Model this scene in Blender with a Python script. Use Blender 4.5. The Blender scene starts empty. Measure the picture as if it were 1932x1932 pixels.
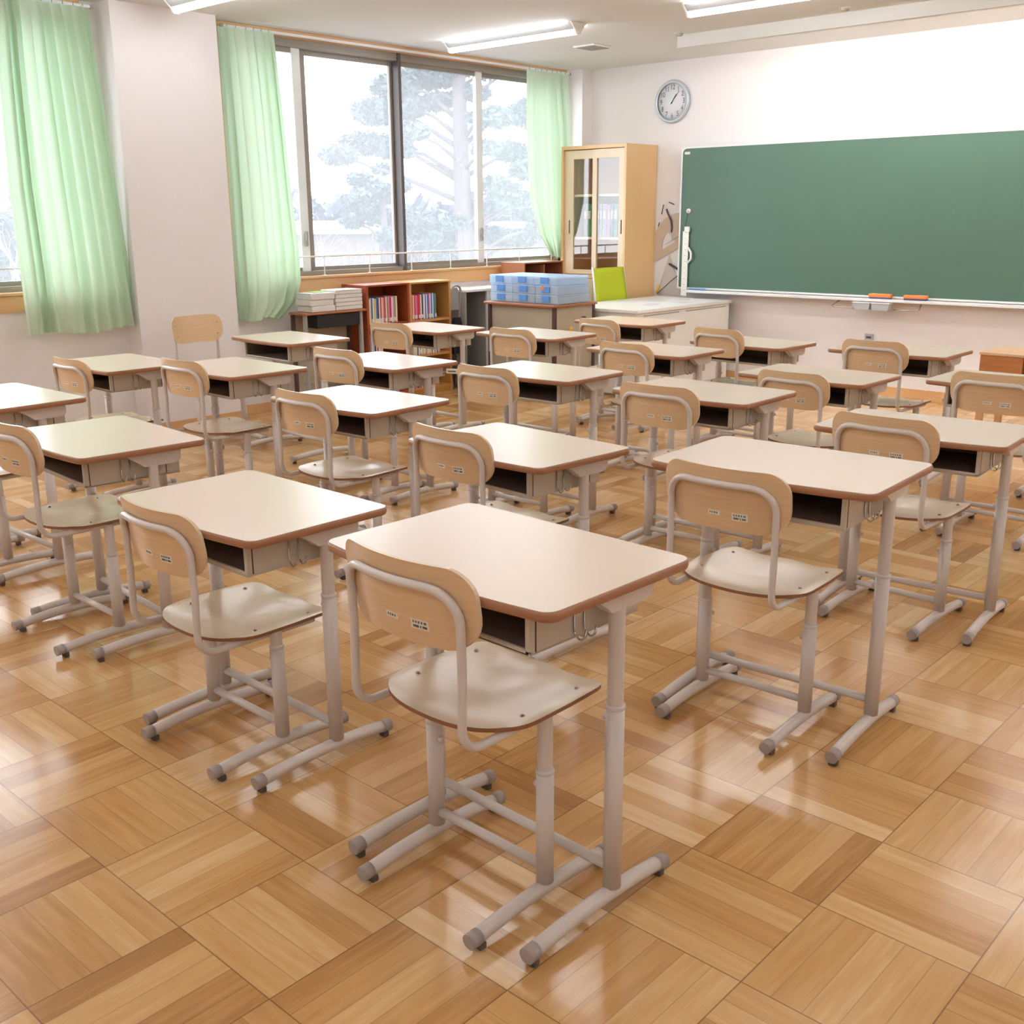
import bpy, bmesh, math, random
from mathutils import Vector, Matrix
random.seed(7)
PI = math.pi
R = math.radians
scn = bpy.context.scene
COL = scn.collection

# ------------------------------------------------------------------ camera
cd = bpy.data.cameras.new('camera')
cam = bpy.data.objects.new('camera', cd)
COL.objects.link(cam)
yaw, pitch, roll = 0.7426, 0.2707, -0.0072
fw = Vector((-math.sin(yaw)*math.cos(pitch), math.cos(yaw)*math.cos(pitch), -math.sin(pitch)))
rt = Vector((math.cos(yaw), math.sin(yaw), 0))
up = rt.cross(fw)
r2 = rt*math.cos(roll) + up*math.sin(roll)
u2 = -rt*math.sin(roll) + up*math.cos(roll)
m = Matrix((r2, u2, -fw)).transposed().to_4x4()
m.translation = Vector((0, 0, 1.4131))
cam.matrix_world = m
cd.sensor_width = 36
cd.lens = 2014.5/1932*36
cd.clip_start = 0.05
cd.clip_end = 300
scn.camera = cam

# ------------------------------------------------------------------ world, exposure
W = bpy.data.worlds.new('overcast_sky')
scn.world = W
W.use_nodes = True
wn = W.node_tree.nodes
wb = wn['Background']
SKY = 3.3
wb.inputs[0].default_value = (0.90, 0.955, 1.0, 1)
wb.inputs[1].default_value = SKY
scn.view_settings.view_transform = 'Standard'
scn.view_settings.look = 'None'
scn.view_settings.gamma = 1
scn.view_settings.use_curve_mapping = False
scn.view_settings.exposure = 1.2
LAMP = 11.0       # brightness of the ceiling tubes
BOARD_LAMP = 26.0

# ------------------------------------------------------------------ materials
def s2l(c):
    return tuple((x/12.92 if x <= .04045 else ((x+.055)/1.055)**2.4) for x in c)
def rgb(r, g, b):
    return s2l((r/255, g/255, b/255)) + (1,)
def mat(name, col, rough=.5, metal=0, noise=0, scale=20, spec=.5, coat=0, coat_r=.1, bump=0, stretch=None, rn=0):
    m = bpy.data.materials.new(name); m.use_nodes = True
    nt = m.node_tree; b = nt.nodes['Principled BSDF']
    b.inputs['Base Color'].default_value = col
    b.inputs['Roughness'].default_value = rough
    b.inputs['Metallic'].default_value = metal
    b.inputs['Specular IOR Level'].default_value = spec
    b.inputs['Coat Weight'].default_value = coat
    b.inputs['Coat Roughness'].default_value = coat_r
    if noise or bump:
        tc = nt.nodes.new('ShaderNodeTexCoord'); mp = nt.nodes.new('ShaderNodeMapping')
        nz = nt.nodes.new('ShaderNodeTexNoise')
        nz.inputs['Scale'].default_value = scale; nz.inputs['Detail'].default_value = 5
        if stretch: mp.inputs['Scale'].default_value = stretch
        nt.links.new(tc.outputs['Object'], mp.inputs[0]); nt.links.new(mp.outputs[0], nz.inputs['Vector'])
        if noise:
            mx = nt.nodes.new('ShaderNodeMix'); mx.data_type = 'RGBA'
            mx.inputs[6].default_value = tuple(min(1, c*(1+noise)) for c in col[:3]) + (1,)
            mx.inputs[7].default_value = tuple(c*(1-noise) for c in col[:3]) + (1,)
            nt.links.new(nz.outputs['Fac'], mx.inputs[0]); nt.links.new(mx.outputs[2], b.inputs['Base Color'])
        if bump:
            bp = nt.nodes.new('ShaderNodeBump'); bp.inputs['Strength'].default_value = bump
            bp.inputs['Distance'].default_value = .002
            nt.links.new(nz.outputs['Fac'], bp.inputs['Height']); nt.links.new(bp.outputs[0], b.inputs['Normal'])
    return m
def emis(name, col, s):
    m = mat(name, col, .5)
    b = m.node_tree.nodes['Principled BSDF']
    b.inputs['Emission Color'].default_value = col; b.inputs['Emission Strength'].default_value = s
    return m

M = {}
M['wall'] = mat('painted_wall', rgb(240, 234, 234), .75, noise=.015, scale=60, bump=.05)
M['ceiling'] = mat('ceiling_board', rgb(230, 228, 223), .85, noise=.02, scale=150)
M['metal'] = mat('powder_coated_steel', rgb(212, 201, 193), .32, noise=.02, scale=30)
M['cap'] = mat('grey_plastic_cap', rgb(168, 156, 150), .45)
M['pad'] = mat('dark_rubber', rgb(96, 84, 78), .7)
M['laminate'] = mat('beige_laminate', rgb(231, 212, 194), .24, noise=.025, scale=220, spec=.5)
M['edge'] = mat('brown_desk_edge', rgb(164, 113, 80), .4, noise=.12, scale=60, stretch=(1, 1, 6))
M['ply_back'] = mat('plywood_backrest', rgb(220, 185, 144), .32, noise=.15, scale=9, stretch=(1, 1, 14), coat=.3, coat_r=.2)
M['ply_seat'] = mat('plywood_seat', rgb(228, 204, 174), .26, noise=.05, scale=9, stretch=(1, 14, 1), coat=.35, coat_r=.22)
M['ply_edge'] = mat('plywood_edge', rgb(140, 92, 62), .5, noise=.15, scale=120)
M['tray'] = mat('storage_tray_steel', rgb(196, 184, 168), .4, noise=.03, scale=40)
M['tray_shade'] = mat('tray_shade_lining', rgb(120, 106, 98), .6, noise=.08, scale=30)  # dark tone paints the shade inside the desk trays
M['chrome'] = mat('chrome', rgb(190, 188, 185), .2, metal=1)
M['sticker'] = mat('sticker', rgb(232, 224, 208), .5)
M['print'] = mat('sticker_print', rgb(110, 105, 105), .6)
M['alu'] = mat('light_aluminium', rgb(236, 238, 240), .35, metal=0)
M['frame'] = mat('brown_grey_sash', rgb(150, 142, 132), .4, noise=.03)
M['frame_dark'] = mat('dark_sash_edge', rgb(92, 84, 82), .5)
M['pine'] = mat('pine_trim', rgb(226, 178, 126), .4, noise=.07, scale=7, stretch=(8, 1, 8), coat=.2)
M['pine_x'] = mat('pine_trim_across', rgb(226, 178, 126), .4, noise=.07, scale=7, stretch=(1, 8, 8), coat=.2)
M['white'] = mat('white_enamel', rgb(238, 236, 232), .4)
M['birch'] = mat('birch_cabinet', rgb(226, 186, 134), .4, noise=.05, scale=5, stretch=(8, 8, 1), coat=.15)
M['birch_pale'] = mat('pale_birch_door', rgb(228, 206, 176), .4, noise=.04, scale=5, stretch=(8, 8, 1), coat=.15)
M['inside'] = mat('cabinet_inside', rgb(150, 124, 100), .6, noise=.05)
M['mahog'] = mat('reddish_bookcase', rgb(158, 74, 40), .45, noise=.12, scale=6, stretch=(8, 8, 1), coat=.1)
M['oak'] = mat('honey_bookcase', rgb(206, 150, 84), .45, noise=.1, scale=6, stretch=(8, 8, 1), coat=.1)
M['brownwood'] = mat('brown_veneer', rgb(168, 106, 70), .4, noise=.1, scale=8, stretch=(1, 8, 8))
M['greige'] = mat('greige_steel', rgb(178, 164, 142), .5, noise=.05, scale=14)
M['plum'] = mat('dark_plum_steel', rgb(84, 60, 60), .45)
M['black'] = mat('black_plastic', rgb(36, 30, 34), .5)
M['navy'] = mat('navy_vinyl', rgb(40, 36, 52), .45)
M['greysteel'] = mat('grey_steel', rgb(168, 164, 158), .35, noise=.03)
M['lime'] = mat('lime_mesh_fabric', rgb(190, 200, 40), .85, noise=.06, scale=300, bump=.3)
M['board'] = mat('green_chalkboard', rgb(82, 112, 96), .45, noise=.09, scale=1.3, spec=.4)
M['ledge'] = mat('ledge_aluminium', rgb(232, 232, 234), .3)
M['orange'] = mat('orange_eraser_case', rgb(240, 140, 78), .5)
M['felt'] = mat('eraser_felt', rgb(100, 96, 130), .95)
M['greybox'] = mat('grey_magnet_box', rgb(178, 178, 182), .5)
M['wood_box'] = mat('varnished_wood_box', rgb(190, 122, 70), .4, noise=.3, scale=5, stretch=(1, 6, 6), coat=.2)
M['wood_box_top'] = mat('pale_box_top', rgb(214, 176, 140), .45, noise=.08, scale=5)  # lid tone, paler than the carcass
M['amber'] = mat('amber_acrylic', rgb(196, 172, 150), .3)
M['yellow'] = mat('yellow_plastic', rgb(236, 188, 80), .5)
M['blue'] = mat('blue_plastic', rgb(120, 160, 220), .4)
M['paper'] = mat('stacked_paper', rgb(226, 220, 214), .8, noise=.1, scale=40, stretch=(.4, .4, 9))
M['paper_top'] = mat('white_paper', rgb(236, 236, 238), .8)
M['green_paper'] = mat('green_paper', rgb(170, 222, 120), .8)
M['grille'] = mat('vent_grey', rgb(186, 184, 180), .7)
M['dial'] = mat('clock_dial', rgb(232, 232, 236), .5)
M['silver'] = mat('silver_clock_rim', rgb(196, 204, 214), .3, metal=.3)
M['ink'] = mat('dark_ink', rgb(80, 76, 84), .6)
M['inkb'] = mat('black_ink', rgb(30, 26, 30), .6)
M['tube'] = emis('lit_tube', (.92, .965, 1, 1), LAMP)
M['lamp_body'] = mat('lamp_housing', rgb(176, 174, 172), .5)
M['tube_board'] = emis('lit_board_tube', (1, .985, .96, 1), BOARD_LAMP)
M['snow'] = mat('snow', rgb(236, 240, 246), .8, noise=.03, scale=1)
M['ground'] = mat('patchy_snow_ground', rgb(104, 104, 114), .9, noise=.6, scale=.35)
M['house'] = mat('house_wall', rgb(92, 78, 72), .8, noise=.05, scale=2)
M['house2'] = mat('house_wall_grey', rgb(84, 84, 94), .8, noise=.05, scale=2)
M['bark'] = mat('pine_bark', rgb(74, 66, 66), .9, noise=.2, scale=12, stretch=(1, 1, .3))
M['needles'] = mat('pine_needles', rgb(60, 76, 78), .8, noise=.3, scale=3)
M['twig'] = mat('bare_twigs', rgb(96, 86, 84), .9)
M['bush'] = mat('far_trees', rgb(56, 62, 76), .9, noise=.2, scale=2)
M['slot'] = mat('dark_slot', rgb(70, 58, 46), .6)
M['bay_shade_grey'] = mat('shadowed_bay', rgb(92, 92, 92), .7)

def pane_mat(name, gloss, haze, tint=(1, 1, 1, 1)):
    m = bpy.data.materials.new(name); m.use_nodes = True
    nt = m.node_tree; nt.nodes.clear()
    out = nt.nodes.new('ShaderNodeOutputMaterial')
    tr = nt.nodes.new('ShaderNodeBsdfTransparent'); tr.inputs[0].default_value = tint
    gl = nt.nodes.new('ShaderNodeBsdfGlossy'); gl.inputs['Roughness'].default_value = .02
    tl = nt.nodes.new('ShaderNodeBsdfTranslucent'); tl.inputs[0].default_value = (.95, .97, 1, 1)
    fr = nt.nodes.new('ShaderNodeLayerWeight'); fr.inputs[0].default_value = .5
    pw = nt.nodes.new('ShaderNodeMath'); pw.operation = 'POWER'; pw.inputs[1].default_value = 5
    m0 = nt.nodes.new('ShaderNodeMath'); m0.operation = 'MULTIPLY_ADD'; m0.inputs[1].default_value = .95; m0.inputs[2].default_value = .045
    mu = nt.nodes.new('ShaderNodeMath'); mu.operation = 'MULTIPLY'; mu.inputs[1].default_value = gloss; mu.use_clamp = True
    mx = nt.nodes.new('ShaderNodeMixShader'); mx2 = nt.nodes.new('ShaderNodeMixShader')
    mx2.inputs[0].default_value = haze
    L = nt.links.new
    L(fr.outputs['Facing'], pw.inputs[0]); L(pw.outputs[0], m0.inputs[0]); L(m0.outputs[0], mu.inputs[0]); L(mu.outputs[0], mx.inputs[0])
    L(tr.outputs[0], mx2.inputs[1]); L(tl.outputs[0], mx2.inputs[2])
    L(mx2.outputs[0], mx.inputs[1]); L(gl.outputs[0], mx.inputs[2]); L(mx.outputs[0], out.inputs[0])
    return m
M['pane'] = pane_mat('window_glass_haze', 1.0, .10)  # translucent share puts the pale outdoor haze and glare into the panes
M['glass'] = pane_mat('cabinet_glass', 1.6, .0)
M['clear'] = pane_mat('clear_acrylic', 1.0, .06, (.97, .97, .96, 1))

def translucent(name, col, tcol, f, rough=.9, alpha=0):
    m = bpy.data.materials.new(name); m.use_nodes = True
    nt = m.node_tree; b = nt.nodes['Principled BSDF']
    b.inputs['Base Color'].default_value = col; b.inputs['Roughness'].default_value = rough
    t = nt.nodes.new('ShaderNodeBsdfTranslucent'); t.inputs[0].default_value = tcol
    mx = nt.nodes.new('ShaderNodeMixShader'); mx.inputs[0].default_value = f
    out = nt.nodes['Material Output']
    nt.links.new(b.outputs[0], mx.inputs[1]); nt.links.new(t.outputs[0], mx.inputs[2])
    last = mx.outputs[0]
    if alpha:
        tp = nt.nodes.new('ShaderNodeBsdfTransparent'); tp.inputs[0].default_value = tcol
        m3 = nt.nodes.new('ShaderNodeMixShader'); m3.inputs[0].default_value = alpha
        nt.links.new(last, m3.inputs[1]); nt.links.new(tp.outputs[0], m3.inputs[2]); last = m3.outputs[0]
    nt.links.new(last, out.inputs[0])
    return m
M['curtain'] = translucent('mint_curtain', rgb(216, 233, 210), rgb(206, 233, 206), .30)
M['bluebox'] = translucent('translucent_blue_plastic', rgb(232, 244, 252), rgb(216, 236, 252), .5, .25, .15)
M['protractor'] = mat('smoky_brown_acrylic', rgb(204, 184, 166), .35)

# parquet floor -------------------------------------------------------
def parquet():
    m = bpy.data.materials.new('block_parquet'); m.use_nodes = True
    nt = m.node_tree; N = nt.nodes.new; L = nt.links.new
    b = nt.nodes['Principled BSDF']
    def math_(op, a, b_=None, c=None):
        n = N('ShaderNodeMath'); n.operation = op
        for i, v in enumerate((a, b_, c)):
            if v is None: continue
            if isinstance(v, (int, float)): n.inputs[i].default_value = v
            else: L(v, n.inputs[i])
        return n.outputs[0]
    g = N('ShaderNodeNewGeometry'); sp = N('ShaderNodeSeparateXYZ'); L(g.outputs['Position'], sp.inputs[0])
    S = .3157
    X = math_('DIVIDE', math_('ADD', sp.outputs[0], 2.112), S)
    Y = math_('DIVIDE', math_('SUBTRACT', sp.outputs[1], .9305), S)
    cx, cy = math_('FLOOR', X), math_('FLOOR', Y)
    fx, fy = math_('SUBTRACT', X, cx), math_('SUBTRACT', Y, cy)
    par = math_('FLOORED_MODULO', math_('ADD', cx, cy), 2.0)     # 1 -> strips run along x
    inv = math_('SUBTRACT', 1.0, par)
    t = math_('ADD', math_('MULTIPLY', fy, par), math_('MULTIPLY', fx, inv))
    k = math_('MULTIPLY', t, 5.0); ki = math_('FLOOR', k)
    cmb = N('ShaderNodeCombineXYZ'); L(cx, cmb.inputs[0]); L(cy, cmb.inputs[1]); L(ki, cmb.inputs[2])
    wn_ = N('ShaderNodeTexWhiteNoise'); wn_.noise_dimensions = '3D'; L(cmb.outputs[0], wn_.inputs['Vector'])
    cmb2 = N('ShaderNodeCombineXYZ'); L(cx, cmb2.inputs[0]); L(cy, cmb2.inputs[1])
    wn2 = N('ShaderNodeTexWhiteNoise'); wn2.noise_dimensions = '3D'; L(cmb2.outputs[0], wn2.inputs['Vector'])
    def grain(sx, sy):
        mp = N('ShaderNodeMapping'); mp.inputs['Scale'].default_value = (sx, sy, 1)
        off = N('ShaderNodeVectorMath'); off.operation = 'MULTIPLY_ADD'
        L(wn_.outputs['Color'], off.inputs[0]); off.inputs[1].default_value = (5, 5, 5); L(g.outputs['Position'], off.inputs[2])
        L(off.outputs[0], mp.inputs[0])
        nz = N('ShaderNodeTexNoise'); nz.inputs['Scale'].default_value = 4; nz.inputs['Detail'].default_value = 6
        nz.inputs['Roughness'].default_value = .6
        L(mp.outputs[0], nz.inputs['Vector']); return nz.outputs['Fac']
    gx, gy = grain(1.2, 14), grain(14, 1.2)
    gr = math_('ADD', math_('MULTIPLY', gx, par), math_('MULTIPLY', gy, inv))
    v = math_('ADD', math_('MULTIPLY', wn_.outputs['Value'], .58), math_('MULTIPLY', wn2.outputs['Value'], .30))
    v = math_('ADD', v, math_('MULTIPLY', math_('SUBTRACT', gr, .5), .8))
    cr = N('ShaderNodeValToRGB'); L(v, cr.inputs[0])
    e = cr.color_ramp.elements
    e[0].position = 0; e[0].color = rgb(174, 124, 72)
    e[1].position = 1; e[1].color = rgb(232, 198, 153)
    x_ = e.new(.35); x_.color = rgb(202, 153, 96)
    x_ = e.new(.65); x_.color = rgb(215, 171, 115)
    # joints
    def edge(f):
        return math_('SUBTRACT', .5, math_('ABSOLUTE', math_('SUBTRACT', f, .5)))
    d = math_('MINIMUM', edge(fx), edge(fy))
    l1 = math_('LESS_THAN', d, .0048)
    kf = math_('SUBTRACT', k, ki)
    l2 = math_('MULTIPLY', math_('LESS_THAN', edge(kf), .02), .28)
    ln = math_('MAXIMUM', math_('MULTIPLY', l1, .62), l2)
    mx = N('ShaderNodeMix'); mx.data_type = 'RGBA'; L(ln, mx.inputs[0]); L(cr.outputs[0], mx.inputs[6])
    mx.inputs[7].default_value = rgb(92, 62, 44)
    L(mx.outputs[2], b.inputs['Base Color'])
    n2 = N('ShaderNodeTexNoise'); n2.inputs['Scale'].default_value = 2.3; L(g.outputs['Position'], n2.inputs['Vector'])
    L(math_('ADD', math_('MULTIPLY', n2.outputs['Fac'], .16), .10), b.inputs['Roughness'])
    b.inputs['Specular IOR Level'].default_value = .5
    bp = N('ShaderNodeBump'); bp.inputs['Strength'].default_value = .25; bp.inputs['Distance'].default_value = .001
    L(math_('SUBTRACT', math_('MULTIPLY', gr, .15), l1), bp.inputs['Height']); L(bp.outputs[0], b.inputs['Normal'])
    return m
M['floor'] = parquet()

# ------------------------------------------------------------------ mesh builder
class MB:
    def __init__(s): s.v = []; s.f = []; s.sm = []; s.mi = []
    def add(s, vs, fs, smooth=False, mi=0):
        o = len(s.v); s.v += [tuple(x) for x in vs]
        for f in fs: s.f.append([o+i for i in f]); s.sm.append(smooth); s.mi.append(mi)
        return s
    def box(s, x0, x1, y0, y1, z0, z1, mi=0):
        v = [(x, y, z) for x in (x0, x1) for y in (y0, y1) for z in (z0, z1)]
        return s.add(v, [(0, 1, 3, 2), (4, 6, 7, 5), (0, 4, 5, 1), (2, 3, 7, 6), (0, 2, 6, 4), (1, 5, 7, 3)], False, mi)
    def rbox(s, x0, x1, y0, y1, z0, z1, b=.004, mi=0):
        # box with chamfered edges
        bm = bmesh.new(); bmesh.ops.create_cube(bm, size=1)
        bmesh.ops.scale(bm, vec=(x1-x0, y1-y0, z1-z0), verts=bm.verts)
        bmesh.ops.translate(bm, vec=((x0+x1)/2, (y0+y1)/2, (z0+z1)/2), verts=bm.verts)
        bmesh.ops.bevel(bm, geom=list(bm.edges), offset=b, segments=2, affect='EDGES', profile=.5)
        bm.verts.index_update()
        s.add([v.co for v in bm.verts], [[v.index for v in f.verts] for f in bm.faces], False, mi); bm.free()
        return s
    def tube(s, path, r, n=12, cap=True, closed=False, mi=0):
        P = [Vector(p) for p in path]; k = len(P)
        rr = r if isinstance(r, (list, tuple)) else [r]*k
        T = []
        for i in range(k):
            a = P[(i-1) % k] if (closed or i > 0) else P[i]
            b = P[(i+1) % k] if (closed or i < k-1) else P[i]
            T.append((b-a).normalized())
        up_ = Vector((0, 0, 1)) if abs(T[0].z) < .9 else Vector((0, 1, 0))
        nrm = (up_ - T[0]*up_.dot(T[0])).normalized()
        vs = []
        for i in range(k):
            if i:
                ax = T[i-1].cross(T[i])
                if ax.length > 1e-7:
                    nrm = Matrix.Rotation(T[i-1].angle(T[i]), 3, ax.normalized()) @ nrm
                nrm = (nrm - T[i]*nrm.dot(T[i])).normalized()
            bn = T[i].cross(nrm)
            for j in range(n):
                a = 2*PI*j/n
                vs.append(P[i] + (nrm*math.cos(a) + bn*math.sin(a))*rr[i])
        fs = []
        for i in range(k if closed else k-1):
            i2 = (i+1) % k
            for j in range(n):
                fs.append((i*n+j, i*n+(j+1) % n, i2*n+(j+1) % n, i2*n+j))
        s.add(vs, fs, True, mi)
        if cap and not closed:
            o = len(s.v)-len(vs)
            s.f.append([o+j for j in range(n)][::-1]); s.sm.append(False); s.mi.append(mi)
            s.f.append([o+(k-1)*n+j for j in range(n)]); s.sm.append(False); s.mi.append(mi)
        return s
    def prism(s, pts, a, b, axis='z', mi=0, smooth=False):
        n = len(pts)
        def mk(p, h):
            return {'z': (p[0], p[1], h), 'x': (h, p[0], p[1]), 'y': (p[0], h, p[1])}[axis]
        vs = [mk(p, a) for p in pts] + [mk(p, b) for p in pts]
        s.add(vs, [(i, (i+1) % n, n+(i+1) % n, n+i) for i in range(n)], smooth, mi)
        o = len(s.v)-2*n
        for q in ([o+i for i in range(n)][::-1], [o+n+i for i in range(n)]):
            s.f.append(q); s.sm.append(False); s.mi.append(mi)
        return s
    def lathe(s, prof, c=(0, 0, 0), n=32, axis='z', mi=0):
        vs = []
        for (r, h) in prof:
            for j in range(n):
                a = 2*PI*j/n
                p = (r*math.cos(a), r*math.sin(a), h)
                if axis == 'y': p = (r*math.cos(a), h, r*math.sin(a))
                if axis == 'x': p = (h, r*math.cos(a), r*math.sin(a))
                vs.append((p[0]+c[0], p[1]+c[1], p[2]+c[2]))
        fs = [(i*n+j, i*n+(j+1) % n, (i+1)*n+(j+1) % n, (i+1)*n+j) for i in range(len(prof)-1) for j in range(n)]
        return s.add(vs, fs, True, mi)
    def build(s, name, mats, parent=None, loc=None):
        me = bpy.data.meshes.new(name); me.from_pydata(s.v, [], s.f)
        for x in (mats if isinstance(mats, (list, tuple)) else [mats]): me.materials.append(x)
        for p, sm, mi in zip(me.polygons, s.sm, s.mi): p.use_smooth = sm; p.material_index = mi
        bm = bmesh.new(); bm.from_mesh(me); bmesh.ops.recalc_face_normals(bm, faces=bm.faces); bm.to_mesh(me); bm.free()
        return link(name, me, parent, loc)
def link(name, me, parent=None, loc=None):
    o = bpy.data.objects.new(name, me); COL.objects.link(o)
    if parent: o.parent = parent
    if loc: o.location = loc
    return o
def tag(o, label=None, cat=None, group=None, kind=None):
    if label: o['label'] = label
    if cat: o['category'] = cat
    if group: o['group'] = group
    if kind: o['kind'] = kind
    return o
def struct(o, label=None, cat=None):
    o['kind'] = 'structure'
    return tag(o, label, cat)
def empty(name, loc=(0, 0, 0), rz=0, label=None, cat=None, group=None):
    o = bpy.data.objects.new(name, None); COL.objects.link(o); o.location = loc; o.rotation_euler = (0, 0, rz)
    o.empty_display_size = .1
    return tag(o, label, cat, group)
def copy_tree(o, parent=None):
    c = o.copy(); COL.objects.link(c); c.parent = parent
    for ch in kids.get(o.name, []):
        copy_tree(ch, c)
    return c
kids = {}
def index_kids(root):
    kids[root.name] = list(root.children)
    for c in root.children: index_kids(c)
def fillet(pts, rad, seg=6):
    out = [Vector(pts[0])]
    for i in range(1, len(pts)-1):
        a, b, c = Vector(pts[i-1]), Vector(pts[i]), Vector(pts[i+1])
        r = rad[i] if isinstance(rad, dict) else rad
        if not r: out.append(b); continue
        d1, d2 = (a-b).normalized(), (c-b).normalized()
        ang = d1.angle(d2)
        if ang > PI-.03: out.append(b); continue
        t = r/math.tan(ang/2)
        t = min(t, (a-b).length*.49, (c-b).length*.49); r_ = t*math.tan(ang/2)
        p1, p2 = b+d1*t, b+d2*t
        ctr = b + (d1+d2).normalized()*(r_/math.sin(ang/2))
        v1, v2 = p1-ctr, p2-ctr
        for k in range(seg+1):
            w_ = k/seg; tot_ = v1.angle(v2)
            out.append(ctr + (v1*math.sin((1-w_)*tot_)+v2*math.sin(w_*tot_))/math.sin(tot_))
    out.append(Vector(pts[-1]))
    return out
def text_mesh(s, size, name='text'):
    cu = bpy.data.curves.new(name, 'FONT'); cu.body = s; cu.size = size; cu.align_x = 'CENTER'; cu.align_y = 'CENTER'
    cu.resolution_u = 3
    o = bpy.data.objects.new(name, cu); COL.objects.link(o)
    me = bpy.data.meshes.new_from_object(o.evaluated_get(bpy.context.evaluated_depsgraph_get()))
    vs = [tuple(v.co) for v in me.vertices]; fs = [list(p.vertices) for p in me.polygons]
    bpy.data.objects.remove(o); bpy.data.curves.remove(cu); bpy.data.meshes.remove(me)
    return vs, fs

# ------------------------------------------------------------------ room shell
XW, YF, ZC = -6.76, 8.33, 2.70
XR, YB = 1.75, -2.2
struct(MB().box(-7.1, XR+.15, YB-.15, YF+.15, -.12, 0).build('floor', M['floor']), 'glossy block parquet floor in a basket weave pattern', 'floor')
struct(MB().box(-7.1, XR+.15, YB-.15, YF+.15, ZC, ZC+.12).build('ceiling', M['ceiling']), 'off-white ceiling with lamps', 'ceiling')
struct(MB().box(-7.1, XR+.15, YF, YF+.15, 0, ZC).build('wall_front', M['wall']), 'white front wall behind the green chalkboard', 'wall')
struct(MB().box(-7.1, XR+.15, YB-.15, YB, 0, ZC).build('wall_back', M['wall']), 'white back wall behind the camera', 'wall')
struct(MB().box(XR, XR+.15, YB, YF, 0, ZC).build('wall_right', M['wall']), 'white wall on the right, outside the photo', 'wall')
# window wall: openings y 4.43-8.12 and 0.0-3.53 (z .97-2.66)
wl = MB()
ZS, ZT = .955, 2.665
for y0, y1 in ((YB, .0), (3.47, 4.43), (8.14, YF)):
    wl.box(XW-.22, XW, y0, y1, 0, ZC)
for y0, y1 in ((.0, 3.47), (4.43, 8.14)):
    wl.box(XW-.22, XW, y0, y1, 0, ZS); wl.box(XW-.22, XW, y0, y1, ZT+.02, ZC)
struct(wl.build('wall_left', M['wall']), 'white wall with the windows on the left', 'wall')
struct(MB().box(XW, -6.60, 3.585, 4.335, 0, ZC).build('pillar_left', M['wall']), 'wide white pillar between the two windows', 'pillar')
struct(MB().box(XW, -6.60, 8.19, YF, 0, ZC).build('pillar_corner', M['wall']), 'white corner pillar beside the far curtain', 'pillar')
bs = MB()
bs.box(XW, XW+.012, 4.335, 8.19, 0, .07); bs.box(-6.60, -6.588, 3.573, 4.347, 0, .07)
bs.box(XW, -6.60, 4.335, 4.347, 0, .07); bs.box(XW, -6.60, 3.573, 3.585, 0, .07); bs.box(XW, XW+.012, YB, 3.573, 0, .07)
struct(bs.build('baseboard_left', M['pine']), 'pale wooden baseboard under the windows', 'baseboard')
struct(MB().box(-6.60, XR, YF-.012, YF, 0, .07).build('baseboard_front', M['pine_x']), 'pale wooden baseboard under the chalkboard', 'baseboard')
# baffle beam hiding the board lamps
struct(MB().box(-4.9, XR, 7.20, 7.25, 2.612, ZC).build('trim_1', M['ceiling']), 'ceiling baffle board hiding the chalkboard lamps', 'trim')

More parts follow.
